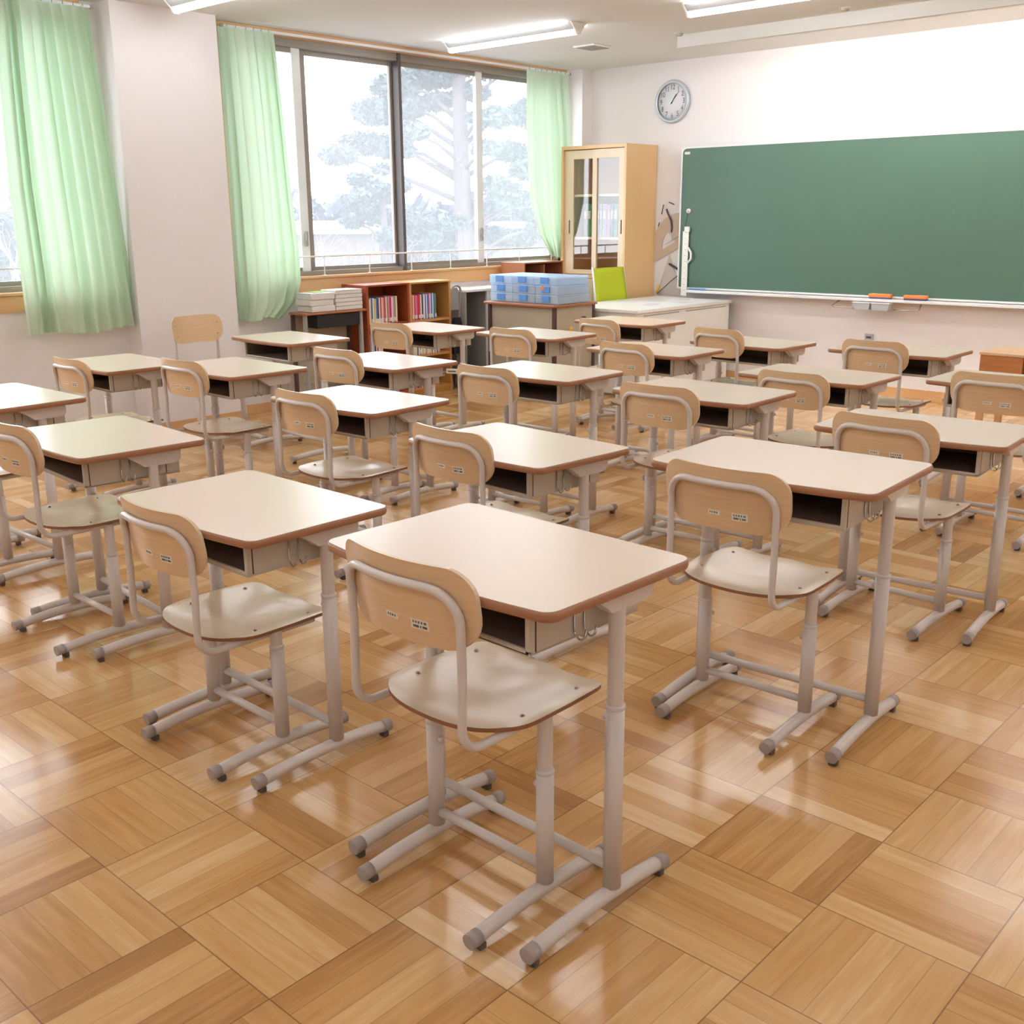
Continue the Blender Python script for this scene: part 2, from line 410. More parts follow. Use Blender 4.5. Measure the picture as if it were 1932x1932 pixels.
# ------------------------------------------------------------------ windows
def window(idx, y0, y1, stiles, label, sills=True):
    root = empty('window_%d' % idx, (XW, (y0+y1)/2, ZS)); root['kind'] = 'structure'
    tag(root, label, 'window')
    yc = (y0+y1)/2
    def P(mb, name, mt, par=root):
        mb.v = [(x-XW, y-yc, z-ZS) for x, y, z in mb.v]
        return mb.build(name, mt, par)
    # wooden surround
    w = MB()
    w.box(XW-.02, XW+.018, y0, y1, 2.675, 2.698); w.box(XW-.20, XW+.004, y0, y1, 2.655, 2.676)
    w.box(XW-.20, XW+.004, y0, y0+.02, ZS+.02, 2.655); w.box(XW-.20, XW+.004, y1-.02, y1, ZS+.02, 2.655)
    P(w, 'wooden_surround', M['pine'])
    a = MB(); a.rbox(XW-.20, XW+.03, y0-.02, y1+.02, ZS+.005, ZS+.025, .004)
    P(a, 'sill_board', M['pine'])
    a = MB(); a.box(XW+.002, XW+.016, y0-.02, y1+.02, .862, ZS+.003)
    P(a, 'apron_board', M['pine'])
    # outer frame
    f = MB(); X0, X1 = XW-.14, XW-.04
    f.box(X0, X1, y0+.02, y1-.02, 2.60, 2.655); f.box(X0, X1, y0+.02, y1-.02, ZS+.025, ZS+.058)
    f.box(X0, X1, y0+.02, y0+.05, ZS+.03, 2.60); f.box(X0, X1, y1-.05, y1-.02, ZS+.03, 2.60)
    f.box(X0, X1+.006, y0+.02, y1-.02, 2.628, 2.636)
    P(f, 'outer_frame', M['frame'])
    # sashes: (ya, yb, front?, light stile side or None)
    for ya, yb, front, lite in stiles:
        xs = XW-.075 if front else XW-.108
        s = MB()
        zt, zb = 2.602, ZS+.056
        s.box(xs-.028, xs, ya, yb, 2.567, zt); s.box(xs-.028, xs, ya, yb, zb, 1.042)
        wl_ = .055 if lite != 'l' else .075; wr_ = .055 if lite != 'r' else .075
        s.box(xs-.028, xs, ya, ya+(.05 if front else .078), 1.04, 2.57); s.box(xs-.028, xs, yb-.05, yb, 1.04, 2.57)
        so = P(s, 'sash', M['frame'])
        g = MB(); g.box(xs-.017, xs-.013, ya+(.045 if front else .073), yb-.045, 1.035, 2.575)
        P(g, 'pane', M['pane'], so)
        if lite:
            # bright meeting stile seen from the inside
            yy = ya if lite == 'l' else yb
            t = MB(); t.rbox(xs-.001, xs+.012, min(yy, yy+(.075 if lite == 'l' else -.075)), max(yy, yy+(.075 if lite == 'l' else -.075)), 1.0, 2.60, .003)
            P(t, 'meeting_stile', M['alu'], so)
            h = MB(); ym = yy+(.038 if lite == 'l' else -.038)
            h.rbox(xs+.012, xs+.030, ym-.014, ym+.014, 1.20, 1.245, .004)
            h.rbox(xs+.016, xs+.036, ym-.008, ym+.008, 1.235, 1.31, .004)
            P(h, 'sash_lock', M['greysteel'], so)
    return root
window(1, 4.43, 8.14, [(4.48, 5.17, True, 'r'), (5.165, 6.125, False, None), (6.115, 7.09, True, 'r'), (7.05, 8.10, False, None)],
       'wide four-pane sliding window looking out on a pine tree')
window(2, 0.0, 3.47, [(.04, .95, True, None), (.90, 1.80, False, None), (1.78, 2.70, True, 'r'), (2.65, 3.44, False, None)],
       'sliding window at the left edge of the photo')
mu = MB(); mu.box(XW-.12, XW-.028, 6.098, 6.128, ZS+.03, 2.655)
struct(mu.build('trim_2', M['frame_dark']), 'dark centre mullion of the wide window', 'trim')

def rail(y0, y1, posts, label):
    root = empty('window_rail', (XW+.036, (y0+y1)/2, ZS+.025), label=label, cat='rail', group='window guard rails')
    yc = (y0+y1)/2
    MB().tube([(0, y0-yc, .145), (0, y1-yc, .145)], .006, 10).build('handrail', M['white'], root)
    for p in posts:
        b = MB().tube([(0, p-yc, .003), (0, p-yc, .14)], .0045, 8); b.lathe([(0, .006), (.014, .006), (.016, 0)], (0, p-yc, 0), 12)
        b.build('post', M['white'], root)
rail(4.5, 8.05, [4.77, 5.22, 5.67, 6.12, 6.57, 7.02, 7.45, 7.9], 'thin white guard rail on the sill of the wide window')
rail(.1, 3.45, [.4, .85, 1.3, 1.75, 2.2, 2.65, 3.1], 'thin white guard rail on the sill of the window at the left edge')

# ------------------------------------------------------------------ curtains
def curtain(name_label, edges, x0, ztop, n_fold, amp, seed, hem=None):
    """edges: list of (z, y_left, y_right) from the top down"""
    rnd = random.Random(seed)
    zs = [e[0] for e in edges]
    def lerp(z):
        for i in range(len(edges)-1):
            a, b = edges[i], edges[i+1]
            if z <= a[0] and z >= b[0]:
                t = (a[0]-z)/(a[0]-b[0])
                return a[1]+(b[1]-a[1])*t, a[2]+(b[2]-a[2])*t
        return edges[-1][1:]
    ph = [rnd.uniform(-.35, .35) for _ in range(n_fold*2+3)]
    wd = [rnd.uniform(.6, 1.4) for _ in range(n_fold)]
    tot = sum(wd); cum = [0]
    for w_ in wd: cum.append(cum[-1]+w_/tot)
    NU, NV = n_fold*14, 46
    mb = MB(); vs = []
    for j in range(NV+1):
        z = zs[0]+(zs[-1]-zs[0])*j/NV
        yl, yr = lerp(z)
        tt = j/NV
        for i in range(NU+1):
            u = i/NU
            k = 0
            while k < n_fold-1 and u > cum[k+1]: k += 1
            lu = (u-cum[k])/(cum[k+1]-cum[k])
            a = amp*(1 if tt > .06 else .35+tt*10.8)*(.7+.5*math.sin(ph[k]*9+k))
            s_ = math.sin(2*PI*lu)
            fold = math.copysign(abs(s_)**.75, s_)
            hx = a*fold + .012*math.sin(3*u+5*tt+seed) + .018*tt*math.sin(7*u+seed)
            sway = .018*math.sin(2*PI*lu+1.2)*(1-.3*tt)
            y = yl+(yr-yl)*u + sway*.6
            zz = z - (.012*math.sin(9*u+seed) if j == NV else 0)
            if hem and j > NV-8: hx += hem*math.sin(4*u)*(j-NV+8)/8
            vs.append((x0+hx, y, zz))
    fs = [(j*(NU+1)+i, j*(NU+1)+i+1, (j+1)*(NU+1)+i+1, (j+1)*(NU+1)+i) for j in range(NV) for i in range(NU)]
    mb.add(vs, fs, True)
    yc = (edges[0][1]+edges[0][2])/2
    root = empty('curtain', (x0, yc, zs[0]), label=name_label, cat='curtain')
    mb.v = [(x-x0, y-yc, z-zs[0]) for x, y, z in mb.v]
    fb = mb.build('fabric', M['curtain'], root)
    # pinch pleat hooks and header band
    hd = MB()
    yl, yr = edges[0][1:]
    for k in range(n_fold):
        yy = yl+(yr-yl)*(cum[k]+cum[k+1])/2-yc
        hd.tube([(.004, yy, .0), (.004, yy, .018)], .003, 6)
    hd.build('hook', M['greysteel'], root)
    return root
curtain('mint green curtain left of the white pillar, before the left edge window',
        [(2.645, 2.90, 3.46), (2.3, 2.88, 3.48), (1.6, 2.85, 3.53), (.72, 2.85, 3.60)], -6.64, 2.64, 10, .034, 3)
curtain('mint green curtain right of the white pillar, above the paper stacks',
        [(2.645, 4.365, 4.80), (2.0, 4.36, 4.86), (1.2, 4.36, 4.93), (.95, 4.37, 4.93), (.80, 4.37, 4.87), (.70, 4.38, 4.735)], -6.64, 2.64, 7, .030, 5)
curtain('mint green curtain beside the glass-fronted cabinet, gathered at the bottom',
        [(2.645, 7.46, 8.04), (2.2, 7.47, 8.08), (1.55, 7.50, 8.10), (1.25, 7.62, 8.04), (1.045, 7.80, 7.99)], -6.65, 2.64, 8, .024, 9)
def curtain_rail(y0, y1, label):
    root = empty('curtain_rail', (-6.70, (y0+y1)/2, 2.660), label=label, cat='curtain rail', group='curtain rails')
    h = (y1-y0)/2
    MB().rbox(-.012, .012, -h, h, -.006, .01, .002).build('track', M['alu'], root)
    for e in (-1, 1):
        MB().rbox(-.014, .014, e*h-.01, e*h+.01, -.01, .012, .002).build('end_stop', M['greysteel'], root)
curtain_rail(4.44, 8.12, 'slim white curtain rail above the wide window')
curtain_rail(.05, 3.52, 'slim white curtain rail above the window at the left edge')

# ------------------------------------------------------------------ lamps
def make_lamp():
    root = empty('ceiling_lamp', (0, 0, ZC))
    L_ = .63
    MB().prism([(-.085, 0), (.085, 0), (.035, -.045), (-.035, -.045)], -L_, L_, 'x').build('housing', M['lamp_body'], root)
    MB().tube([(-L_+.02, 0, -.062), (L_-.02, 0, -.062)], .0155, 12).build('lower_tube', M['tube'], root)
    for e in (-1, 1):
        MB().tube([(-L_+.03, e*.112, -.010), (L_-.03, e*.112, -.010)], .005, 8).build('side_strip', M['tube'], root)  # thin emissive strip along each side of the housing
        MB().prism([(-.086, -.001), (.086, -.001), (.036, -.05), (.018, -.078), (-.018, -.078), (-.036, -.05)], e*L_-.008, e*L_+.004, 'x').build('end_cap', M['white'], root)
    return root
lamp0 = make_lamp(); bpy.context.view_layer.update(); index_kids(lamp0)
li = 0
for y in (6.24, 3.88, 1.52, -.84):  # the two rear rows are unseen, added to brighten the foreground
    for x in (-5.70, -3.53, -1.36, .81):
        lo = lamp0 if li == 0 else copy_tree(lamp0)
        lo.location = (x, y, ZC); li += 1
        if y > 6 and x < -5: s_ = 'twin-line ceiling lamp nearest the far window corner, in front of the air vent'
        elif y > 6 and x < -3: s_ = 'twin-line ceiling lamp at the top edge, before the ceiling baffle'
        elif y > 3 and x < -5: s_ = 'ceiling lamp at the top edge beside the white pillar'
        else: s_ = 'twin-line ceiling lamp outside the photo'
        tag(lo, s_, 'ceiling lamp', 'ceiling lamps')
def board_lamp(x, label):
    root = empty('board_lamp', (x, 7.33, ZC), label=label, cat='lamp', group='chalkboard lamps behind the baffle')
    MB().prism([(-.06, 0), (.06, 0), (.05, -.02), (-.05, -.03)], -.6, .6, 'x').build('housing', M['white'], root)
    MB().tube([(-.58, .0, -.05), (.58, .0, -.05)], .0155, 10).build('tube', M['tube_board'], root)
for i_, x in enumerate((-4.05, -2.75, -1.45, -.15)):
    board_lamp(x, 'hidden lamp behind the ceiling baffle washing the wall above the chalkboard')

# ceiling vent and detectors
vr = empty('ceiling_vent', (-5.68, 7.17, ZC), R(0), 'small grey square vent in the ceiling beside the far lamp', 'vent')
MB().rbox(-.105, .105, -.115, .115, -.012, .0, .003).build('vent_frame', M['white'], vr)
sl = MB()
for i in range(9): sl.box(-.09, .09, -.1+i*.0235, -.088+i*.0235, -.016, -.011)
sl.build('slats', M['cap'], vr)
for x, y, l_ in ((-3.50, 7.05, 'small round detector on the ceiling right of the second lamp'), (-4.83, 7.12, 'small round detector on the ceiling at the end of the baffle')):
    r_ = empty('smoke_detector', (x, y, ZC), label=l_, cat='detector')
    MB().lathe([(.0, -.02), (.022, -.02), (.028, -.012), (.03, 0)], n=20).build('dome', M['grille'], r_)
    MB().lathe([(.0, -.001), (.038, -.004), (.04, 0)], n=20).build('base_ring', M['white'], r_)

# ------------------------------------------------------------------ student desk
def desk_outline(Wd=.6484, d=.4334, Rr=.0305, s=.0278, n=6):
    pts = []
    for sx, a0 in ((1, 0), (-1, 90)):
        cx, cy = sx*(Wd/2-Rr), d/2-Rr
        for k in range(n+1):
            a = R(a0+90*k/n); pts.append((cx+Rr*math.cos(a), cy+Rr*math.sin(a)))
    sl_ = 4*s/Wd; phi = math.atan(sl_)
    cx = -Wd/2+Rr; cy = -d/2-sl_*Rr+Rr/math.cos(phi)
    L_ = []; a1 = 270-math.degrees(phi)
    for k in range(n+1):
        a = R(180+(a1-180)*k/n); L_.append((cx+Rr*math.cos(a), cy+Rr*math.sin(a)))
    pts += L_
    xa = L_[-1][0]
    for k in range(1, 16):
        x = xa+(-2*xa)*k/16; pts.append((x, -d/2-s*(1-(2*x/Wd)**2)))
    pts += [(-x, y) for x, y in reversed(L_)]
    return pts
def offset(pts, o):
    n = len(pts); out = []
    for i in range(n):
        a, b, c = Vector(pts[i-1]), Vector(pts[i]), Vector(pts[(i+1) % n])
        t = (c-a).normalized(); nn = Vector((t.y, -t.x))
        out.append((b.x+nn.x*o, b.y+nn.y*o))
    return out
def ring_loft(mb, pts, prof, mi=0):
    n = len(pts); vs = []
    for o, z in prof: vs += [(x, y, z) for x, y in offset(pts, o)]
    k = len(prof)
    return mb.add(vs, [(i*n+j, i*n+(j+1) % n, ((i+1) % k)*n+(j+1) % n, ((i+1) % k)*n+j) for i in range(k) for j in range(n)], True, mi)

def make_desk():
    H = .70
    root = empty('student_desk')
    dt = MB().prism(offset(desk_outline(), -.0022), H-.020, H).build('desktop', M['laminate'], root)
    eb = MB(); ring_loft(eb, desk_outline(), [(-.0024, H-.0008), (-.0004, H-.002), (.0012, H-.006), (.0014, H-.012), (0, H-.018), (-.0024, H-.0205)])
    tag(eb.build('edge_band', M['edge'], dt), 'brown rounded edge around the beige top')
    # storage tray, open to the front
    xw, y0, y1, z0, z1 = .238, -.178, .15, H-.118, H-.022
    t = MB()
    t.rbox(-xw, xw, y0, y1, z0, z0+.007, .002)
    t.rbox(-xw, -xw+.012, y0, y1, z0, z1, .003); t.rbox(xw-.012, xw, y0, y1, z0, z1, .003)
    t.rbox(-xw, xw, y1-.006, y1, z0, z1, .002)
    t.rbox(-xw, xw, y0, y0+.008, z0, z0+.013, .003)
    for e in (-1, 1):
        t.box(e*xw-.0008, e*xw+.0008, y0+.016, y0+.019, z0+.006, z1, 1); t.box(e*xw-.0008, e*xw+.0008, y1-.05, y1-.047, z0+.006, z1, 1)
    tr = t.build('storage_tray', [M['tray'], M['slot']], root)
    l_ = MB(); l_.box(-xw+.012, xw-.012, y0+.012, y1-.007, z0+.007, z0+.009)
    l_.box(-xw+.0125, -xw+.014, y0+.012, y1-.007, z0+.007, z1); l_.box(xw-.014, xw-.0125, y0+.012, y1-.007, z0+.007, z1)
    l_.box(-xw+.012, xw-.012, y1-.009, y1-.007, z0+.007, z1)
    tag(l_.build('tray_shade_lining', M['tray_shade'], tr), 'inside of the storage tray, darkened to paint its shade')
    # hooks
    for e in (-1, 1):
        for yy in (-.055, -.025):
            p = [(e*(xw+.002), yy, H-.04), (e*(xw+.004), yy, H-.105), (e*(xw+.018), yy, H-.118), (e*(xw+.030), yy, H-.108), (e*(xw+.030), yy+.004, H-.092)]
            MB().tube(fillet(p, .008, 4), .0022, 6).build('bag_hook', M['chrome'], root)
    X = .270; YC = .04
    for e in (-1, 1):
        b = MB().prism([(-.05, -.0205), (.135, -.0205), (.135, -.055), (.128, -.065), (.112, -.070), (.005, -.070), (-.005, -.060), (-.05, -.030)], e*X-.016, e*X+.016, 'x')
        b.v = [(x, y, z+H) for x, y, z in b.v]
        b.build('top_bracket', M['metal'], root)
        lg = MB().tube([(e*X, YC, .055), (e*X, YC, .468)], .0195, 18)
        lg.lathe([(.0196, .462), (.0206, .464), (.0206, .470), (.017, .472)], (e*X, YC, 0), 18)
        leg = lg.build('leg', M['metal'], root)
        MB().tube([(e*X, YC, .30), (e*X, YC, H-.05)], .0168, 18, cap=False).build('leg_extension', M['metal'], root)
        hb = MB(); hb.lathe([(0, -e*.010), (.006, -e*.010), (.0075, -e*.005), (.0075, 0)], (e*X-e*.0185, YC, .435), 12, 'x')
        hb.build('height_bolt', M['metal'], leg)
        pth = [(e*X, -.205+.41*k/10, .030+.012*(1-((k-5)/5)**2)) for k in range(11)]
        ft = MB().tube(pth, .0165, 16).build('foot', M['metal'], root)
        for f in (-1, 1):
            c = MB().tube([(e*X, f*.196, .0305), (e*X, f*.224, .0285)], .0175, 16)
            c.build('foot_cap', M['cap'], ft)
            MB().rbox(e*X-.012, e*X+.012, f*.205-.009, f*.205+.009, 0, .016, .003).build('foot_pad', M['pad'], ft)
    MB().tube([(-X, YC, .098), (X, YC, .098)], .0115, 14).build('crossbar', M['metal'], root)
    return root
UPPER = ('desktop', 'storage_tray', 'bag_hook', 'top_bracket', 'leg_extension', 'seat', 'backrest', 'back_frame', 'seat_screw')
def set_height(root, dz):
    for ch in root.children:
        if ch.name.split('.')[0] in UPPER: ch.location.z = dz

# ------------------------------------------------------------------ student chair
def make_chair():
    hb = .79; hs = .438
    root = empty('student_chair')
    # seat
    def sz(x, y):
        z = hs + .016*min(1, (abs(x)/.17)**2.2) - .012
        if y > .11: z -= (y-.11)**2*.9
        if y < -.08: z += .9*(-.08-y)**2*1.5
        if y > .0: z += .010*math.exp(-((x/.07)**2))*min(1, y/.12)
        return z
    out = []
    for k in range(49):
        a = PI+PI*k/48
        c, s_ = math.cos(a), math.sin(a)
        out.append((.192*math.copysign(abs(c)**.72, c), -.045-.135*abs(s_)**.9))
    fr = [(.192, -.03), (.191, .05), (.187, .12), (.183, .150), (.178, .166), (.169, .179), (.156, .187), (.138, .190)]
    out += fr + [(.138-.276*k/8, .190) for k in range(1, 8)] + [(-x, y) for x, y in reversed(fr)]
    rings = [0.0001, .2, .4, .6, .75, .88, .96, 1.0]
    n = len(out); top = []; bot = []
    for r_ in rings:
        for x, y in out:
            xx, yy = x*r_, y*r_+.0
            top.append((xx, yy, sz(xx, yy))); bot.append((xx, yy, sz(xx, yy)-.009))
    sb = MB()
    fs = [(i*n+j, i*n+(j+1) % n, (i+1)*n+(j+1) % n, (i+1)*n+j) for i in range(len(rings)-1) for j in range(n)]
    sb.add(top, fs, True, 0); sb.add(bot, fs, True, 0)
    o = (len(rings)-1)*n
    rim = top[o:]+bot[o:]
    sb.add(rim, [(j, (j+1) % n, n+(j+1) % n, n+j) for j in range(n)], False, 1)
    seat = sb.build('seat', [M['ply_seat'], M['ply_edge']], root)
    for x, y in ((-.155, -.055), (.155, -.055), (-.15, .12), (.15, .12)):
        MB().lathe([(0, .0035), (.004, .003), (.0062, 0)], (x, y, sz(x, y)), 12).build('seat_screw', M['chrome'], seat)
    # backrest panel
    Wp, Hp = .372, .172; y0, cv, ln = -.24, .04, .15
    def py(u, v): return y0+cv*(2*u/Wp)**2-ln*v
    pts = []
    for sx, sy, a0, cr in ((1, 1, 0, .058), (-1, 1, 90, .058), (-1, -1, 180, .078), (1, -1, 270, .078)):
        for k in range(9):
            a = R(a0+90*k/8)
            pts.append((sx*(Wp/2-cr)+cr*math.cos(a), sy*(Hp/2-cr)+cr*math.sin(a)))
    # split long runs
    pp = []
    for i, p in enumerate(pts):
        q = pts[(i+1) % len(pts)]
        dd = math.hypot(q[0]-p[0], q[1]-p[1]); m_ = max(1, int(dd/.02))
        for t in range(m_): pp.append((p[0]+(q[0]-p[0])*t/m_, p[1]+(q[1]-p[1])*t/m_))
    n = len(pp); fr_ = []; bk = []
    for r_ in rings:
        for u, v in pp:
            u_, v_ = u*r_, v*r_
            y = py(u_, v_); z = hb-Hp/2+v_
            fr_.append((u_, y+.0045, z)); bk.append((u_, y-.0045, z))
    bb = MB()
    fs = [(i*n+j, i*n+(j+1) % n, (i+1)*n+(j+1) % n, (i+1)*n+j) for i in range(len(rings)-1) for j in range(n)]
    bb.add(fr_, fs, True, 0); bb.add(bk, fs, True, 0); o = (len(rings)-1)*n
    bb.add(fr_[o:]+bk[o:], [(j, (j+1) % n, n+(j+1) % n, n+j) for j in range(n)], False, 1)
    back = bb.build('backrest', [M['ply_back'], M['ply_seat']], root)
    for su, sv in ((-.155, .035), (.155, .035), (-.15, -.035), (.15, -.035)):
        MB().lathe([(0, .0035), (.004, .003), (.0058, 0)], (su, py(su, sv)+.0045, hb-Hp/2+sv), 10, 'y').build('backrest_screw', M['chrome'], back)
    for nm, u, v, w_, h_ in (('small_sticker', -.014, -.040, .036, .013), ('large_sticker', .060, -.043, .044, .021)):
        q = MB(); pr = MB()
        ys = [py(u-w_/2, v), py(u+w_/2, v)]
        def quad(mb, ua, ub, va, vb, dy):
            vs = [(a, py(a, b)-.0045-dy, hb-Hp/2+b) for a, b in ((ua, va), (ub, va), (ub, vb), (ua, vb))]
            vs2 = [(x, y+dy*.8, z) for x, y, z in vs]
            mb.add(vs+vs2, [(0, 1, 2, 3), (7, 6, 5, 4), (0, 4, 5, 1), (1, 5, 6, 2), (2, 6, 7, 3), (3, 7, 4, 0)])
        quad(q, u-w_/2, u+w_/2, v-h_/2, v+h_/2, .0008)
        rows = 1 if h_ < .018 else 2
        rnd = random.Random(5)
        for rr in range(rows):
            uu = u-w_/2+.005
            vc = v if rows == 1 else v+h_*.2-rr*h_*.42
            while uu < u+w_/2-.007:
                ww = rnd.uniform(.0015, .0035)
                quad(pr, uu, uu+ww, vc-.0022, vc+.0026, .0013); uu += ww+rnd.choice((.0008, .001, .004))
        so = q.build(nm, M['sticker'], back)
        pr.build('printed_marks', M['print'], so)
    # hoop frame
    xs = .157; zl = hs-.016
    yb = py(xs, -.02)-.0140
    topv = Hp/2-.042
    zt = hb-Hp/2+topv
    path = [(xs, .13, zl-.002), (xs, -.10, zl-.001), (xs, yb-.002, zl), (xs, yb+.002, hs+.15), (xs, py(xs, topv-.066)-.0140, zt-.066)]
    side = fillet(path, {1: 0, 2: .050, 3: .2}, 7)
    # arc over the top following the panel curve
    arc = []
    rc = .062
    for k in range(9):
        a = PI/2*k/8
        x = xs-rc+rc*math.cos(a); v = topv-rc+rc*math.sin(a)
        arc.append((x, py(x, v)-.0140, hb-Hp/2+v))
    mid = [(xs-rc-(2*(xs-rc))*k/10, 0, 0) for k in range(1, 10)]
    mid = [(x, py(x, topv)-.0140, zt) for x, _, _ in mid]
    full = [tuple(p) for p in side]+arc+mid+[(-x, y, z) for x, y, z in reversed(arc)]+[(-p[0], p[1], p[2]) for p in reversed(side)]
    MB().tube(full, .0092, 12).build('back_frame', M['metal'], root)
    X = .167
    for e in (-1, 1):
        lg = MB().tube([(e*X, 0, .055), (e*X, 0, .315)], .019, 18)
        lg.lathe([(.0191, .309), (.020, .311), (.020, .317), (.0165, .319)], (e*X, 0, 0), 18)
        leg = lg.build('leg', M['metal'], root)
        MB().tube([(e*X, 0, .20), (e*X, 0, hs-.010)], .0163, 18, cap=False).build('leg_extension', M['metal'], root)
        MB().lathe([(0, -e*.010), (.006, -e*.010), (.0075, -e*.005), (.0075, 0)], (e*X-e*.018, 0, .275), 12, 'x').build('height_bolt', M['metal'], leg)
        pth = [(e*X, -.205+.395*k/10, .029+.012*(1-((k-5)/5)**2)) for k in range(11)]
        ft = MB().tube(pth, .0160, 16).build('foot', M['metal'], root)
        for yy, f in ((-.200, -1), (.186, 1)):
            MB().tube([(e*X, yy, .0298), (e*X, yy+f*.028, .028)], .0170, 16).build('foot_cap', M['cap'], ft)
            MB().rbox(e*X-.012, e*X+.012, yy-.006, yy+.012, 0, .016, .003).build('foot_pad', M['pad'], ft)
    MB().tube([(-X, 0, .088), (X, 0, .088)], .0110, 14).build('crossbar', M['metal'], root)
    return root

desk0 = make_desk(); chair0 = make_chair()
bpy.context.view_layer.update(); index_kids(desk0); index_kids(chair0)
ROW = {1: 'nearest row', 2: 'second row back', 3: 'middle row', 4: 'fourth row back', 5: 'farthest row'}
#      x      y      rot    h     row  place              chair: x, y, rot, top or None
DESKS = [
 (-1.442, 1.544, -.024, .748, 1, 'rightmost', (-1.454, 1.499, -.012, 0.803)),
 (-2.394, 1.568, -.005, .679, 1, 'second from the right', (-2.419, 1.523, .0, 0.721)),
 (-3.481, 1.716, -.066, .696, 1, 'third from the right', (-3.515, 1.633, -.01, 0.784)),
 (-4.516, 1.797, .026, .712, 1, 'leftmost, cut by the photo edge', (-4.580, 1.700, .02, 0.760)),
 (-1.382, 2.648, .050, .752, 2, 'rightmost', (-1.430, 2.592, .023, 0.784)),
 (-2.364, 2.602, -.068, .678, 2, 'second from the right', (-2.415, 2.557, -.03, 0.764)),
 (-3.429, 2.807, .029, .690, 2, 'third from the right', (-3.446, 2.746, .023, 0.753)),
 (-4.552, 2.947, -.016, .710, 2, 'second from the left', (-4.560, 2.882, .021, 0.773)),
 (-5.330, 2.760, -.030, .685, 2, 'leftmost, by the curtain', (-5.352, 2.715, .014, 0.731)),
 (-1.423, 3.699, .069, .693, 3, 'rightmost', (-1.455, 3.640, -.012, 0.766)),
 (-2.416, 3.825, .014, .704, 3, 'second from the right', (-2.439, 3.727, .035, 0.763)),
 (-3.324, 3.850, .018, .702, 3, 'third from the right', (-3.368, 3.708, .021, 0.759)),
 (-4.245, 3.668, -.026, .694, 3, 'second from the left', (-4.291, 3.585, .024, 0.780)),
 (-5.406, 3.911, -.039, .712, 3, 'leftmost, without a chair pushed in', None),
 (-1.533, 4.975, .019, .695, 4, 'rightmost, cut by the photo edge', (-1.539, 4.927, .003, 0.756)),
 (-2.383, 4.793, -.007, .669, 4, 'second from the right', (-2.379, 4.748, -.026, 0.708)),
 (-3.453, 4.948, .004, .694, 4, 'third from the right', (-3.455, 4.903, -.044, 0.750)),
 (-4.429, 5.059, .002, .708, 4, 'second from the left', (-4.405, 5.014, .017, 0.759)),
 (-5.350, 5.025, -.035, .690, 4, 'leftmost, before the bookcases', (-5.373, 4.879, .077, 0.747)),
 (-2.399, 5.766, .018, .695, 5, 'rightmost', (-2.427, 5.721, -.02, 0.764)),
 (-3.375, 5.879, -.059, .657, 5, 'second from the right', (-3.434, 5.816, -.10, 0.755)),
 (-4.405, 6.006, .000, .716, 5, 'leftmost, before the blue cases', (-4.442, 5.946, -.10, 0.744)),
]
first_c = True
for i, (x, y, t, h, row, place, ch) in enumerate(DESKS):
    d_ = desk0 if i == 0 else copy_tree(desk0)
    d_.location = (x, y, 0); d_.rotation_euler = (0, 0, t)
    tag(d_, 'beige-topped student desk, %s in the %s' % (place, ROW[row]), 'desk', 'student desks')
    if ch:
        c_ = chair0 if first_c else copy_tree(chair0); first_c = False
        c_.location = (ch[0], ch[1], 0); c_.rotation_euler = (0, 0, ch[2])
        tag(c_, 'plywood student chair at the %s desk, %s' % (place.split(',')[0], ROW[row]), 'chair', 'student chairs')
        d_['_h'] = h-.70; c_['_h'] = ch[3]-.79
    else: d_['_h'] = h-.70
c_ = copy_tree(chair0); c_.location = (-5.98, 3.76, 0); c_.rotation_euler = (0, 0, R(-88)); c_['_h'] = .02
tag(c_, 'plywood student chair standing alone with its back to the white pillar', 'chair', 'student chairs')
c_ = copy_tree(chair0); c_.location = (-1.50, 5.87, 0); c_['_h'] = 0
tag(c_, 'student chair past the right photo edge with only one foot in view', 'chair', 'student chairs')
bpy.context.view_layer.update()
for o in [o for o in COL.objects if '_h' in o.keys()]:
    set_height(o, o['_h']); del o['_h']

# ------------------------------------------------------------------ chalkboard
bx0, bx1, bz0, bz1 = -5.51, -.75, .785, 1.965
cb = empty('chalkboard', ((bx0+bx1)/2, 8.25, bz0), label='long green chalkboard with a thin white frame on the front wall', cat='chalkboard')
bc = (bx0+bx1)/2; hw = (bx1-bx0)/2; hh = bz1-bz0
rp = []
for sx, sz_, a0 in ((1, 1, 0), (-1, 1, 90), (-1, 0, 180), (1, 0, 270)):
    cr = .04 if sz_ else .005
    for k in range(5):
        a = R(a0+90*k/4)
        rp.append((sx*(hw-cr)+cr*math.cos(a), (hh-cr if sz_ else cr)+cr*math.sin(a)))
MB().prism(rp, -.012, .012, 'y').build('writing_surface', M['board'], cb)
fr = MB(); n_ = len(rp)
def scalep(o):
    return [((hw+o)/hw*x, hh/2+(hh/2+o)/(hh/2)*(z-hh/2)) for x, z in rp]
o1, o0 = scalep(.012), scalep(-.002)
vs = [(x, -.016, z) for x, z in o0]+[(x, -.016, z) for x, z in o1]+[(x, .014, z) for x, z in o1]+[(x, .014, z) for x, z in o0]
fr.add(vs, [(k*n_+i, k*n_+(i+1) % n_, ((k+1) % 4)*n_+(i+1) % n_, ((k+1) % 4)*n_+i) for k in range(4) for i in range(n_)])
fr.build('rim', M['ledge'], cb)
MB().rbox(-hw+.122, hw+.01, -.085, .0, -.040, -.018, .004).build('chalk_ledge', M['ledge'], cb)
MB().rbox(-hw+.02, -hw+.075, -.0135, -.012, hh-.05, hh-.028, .0005).build('maker_label', M['sticker'], cb)
bk_ = MB()
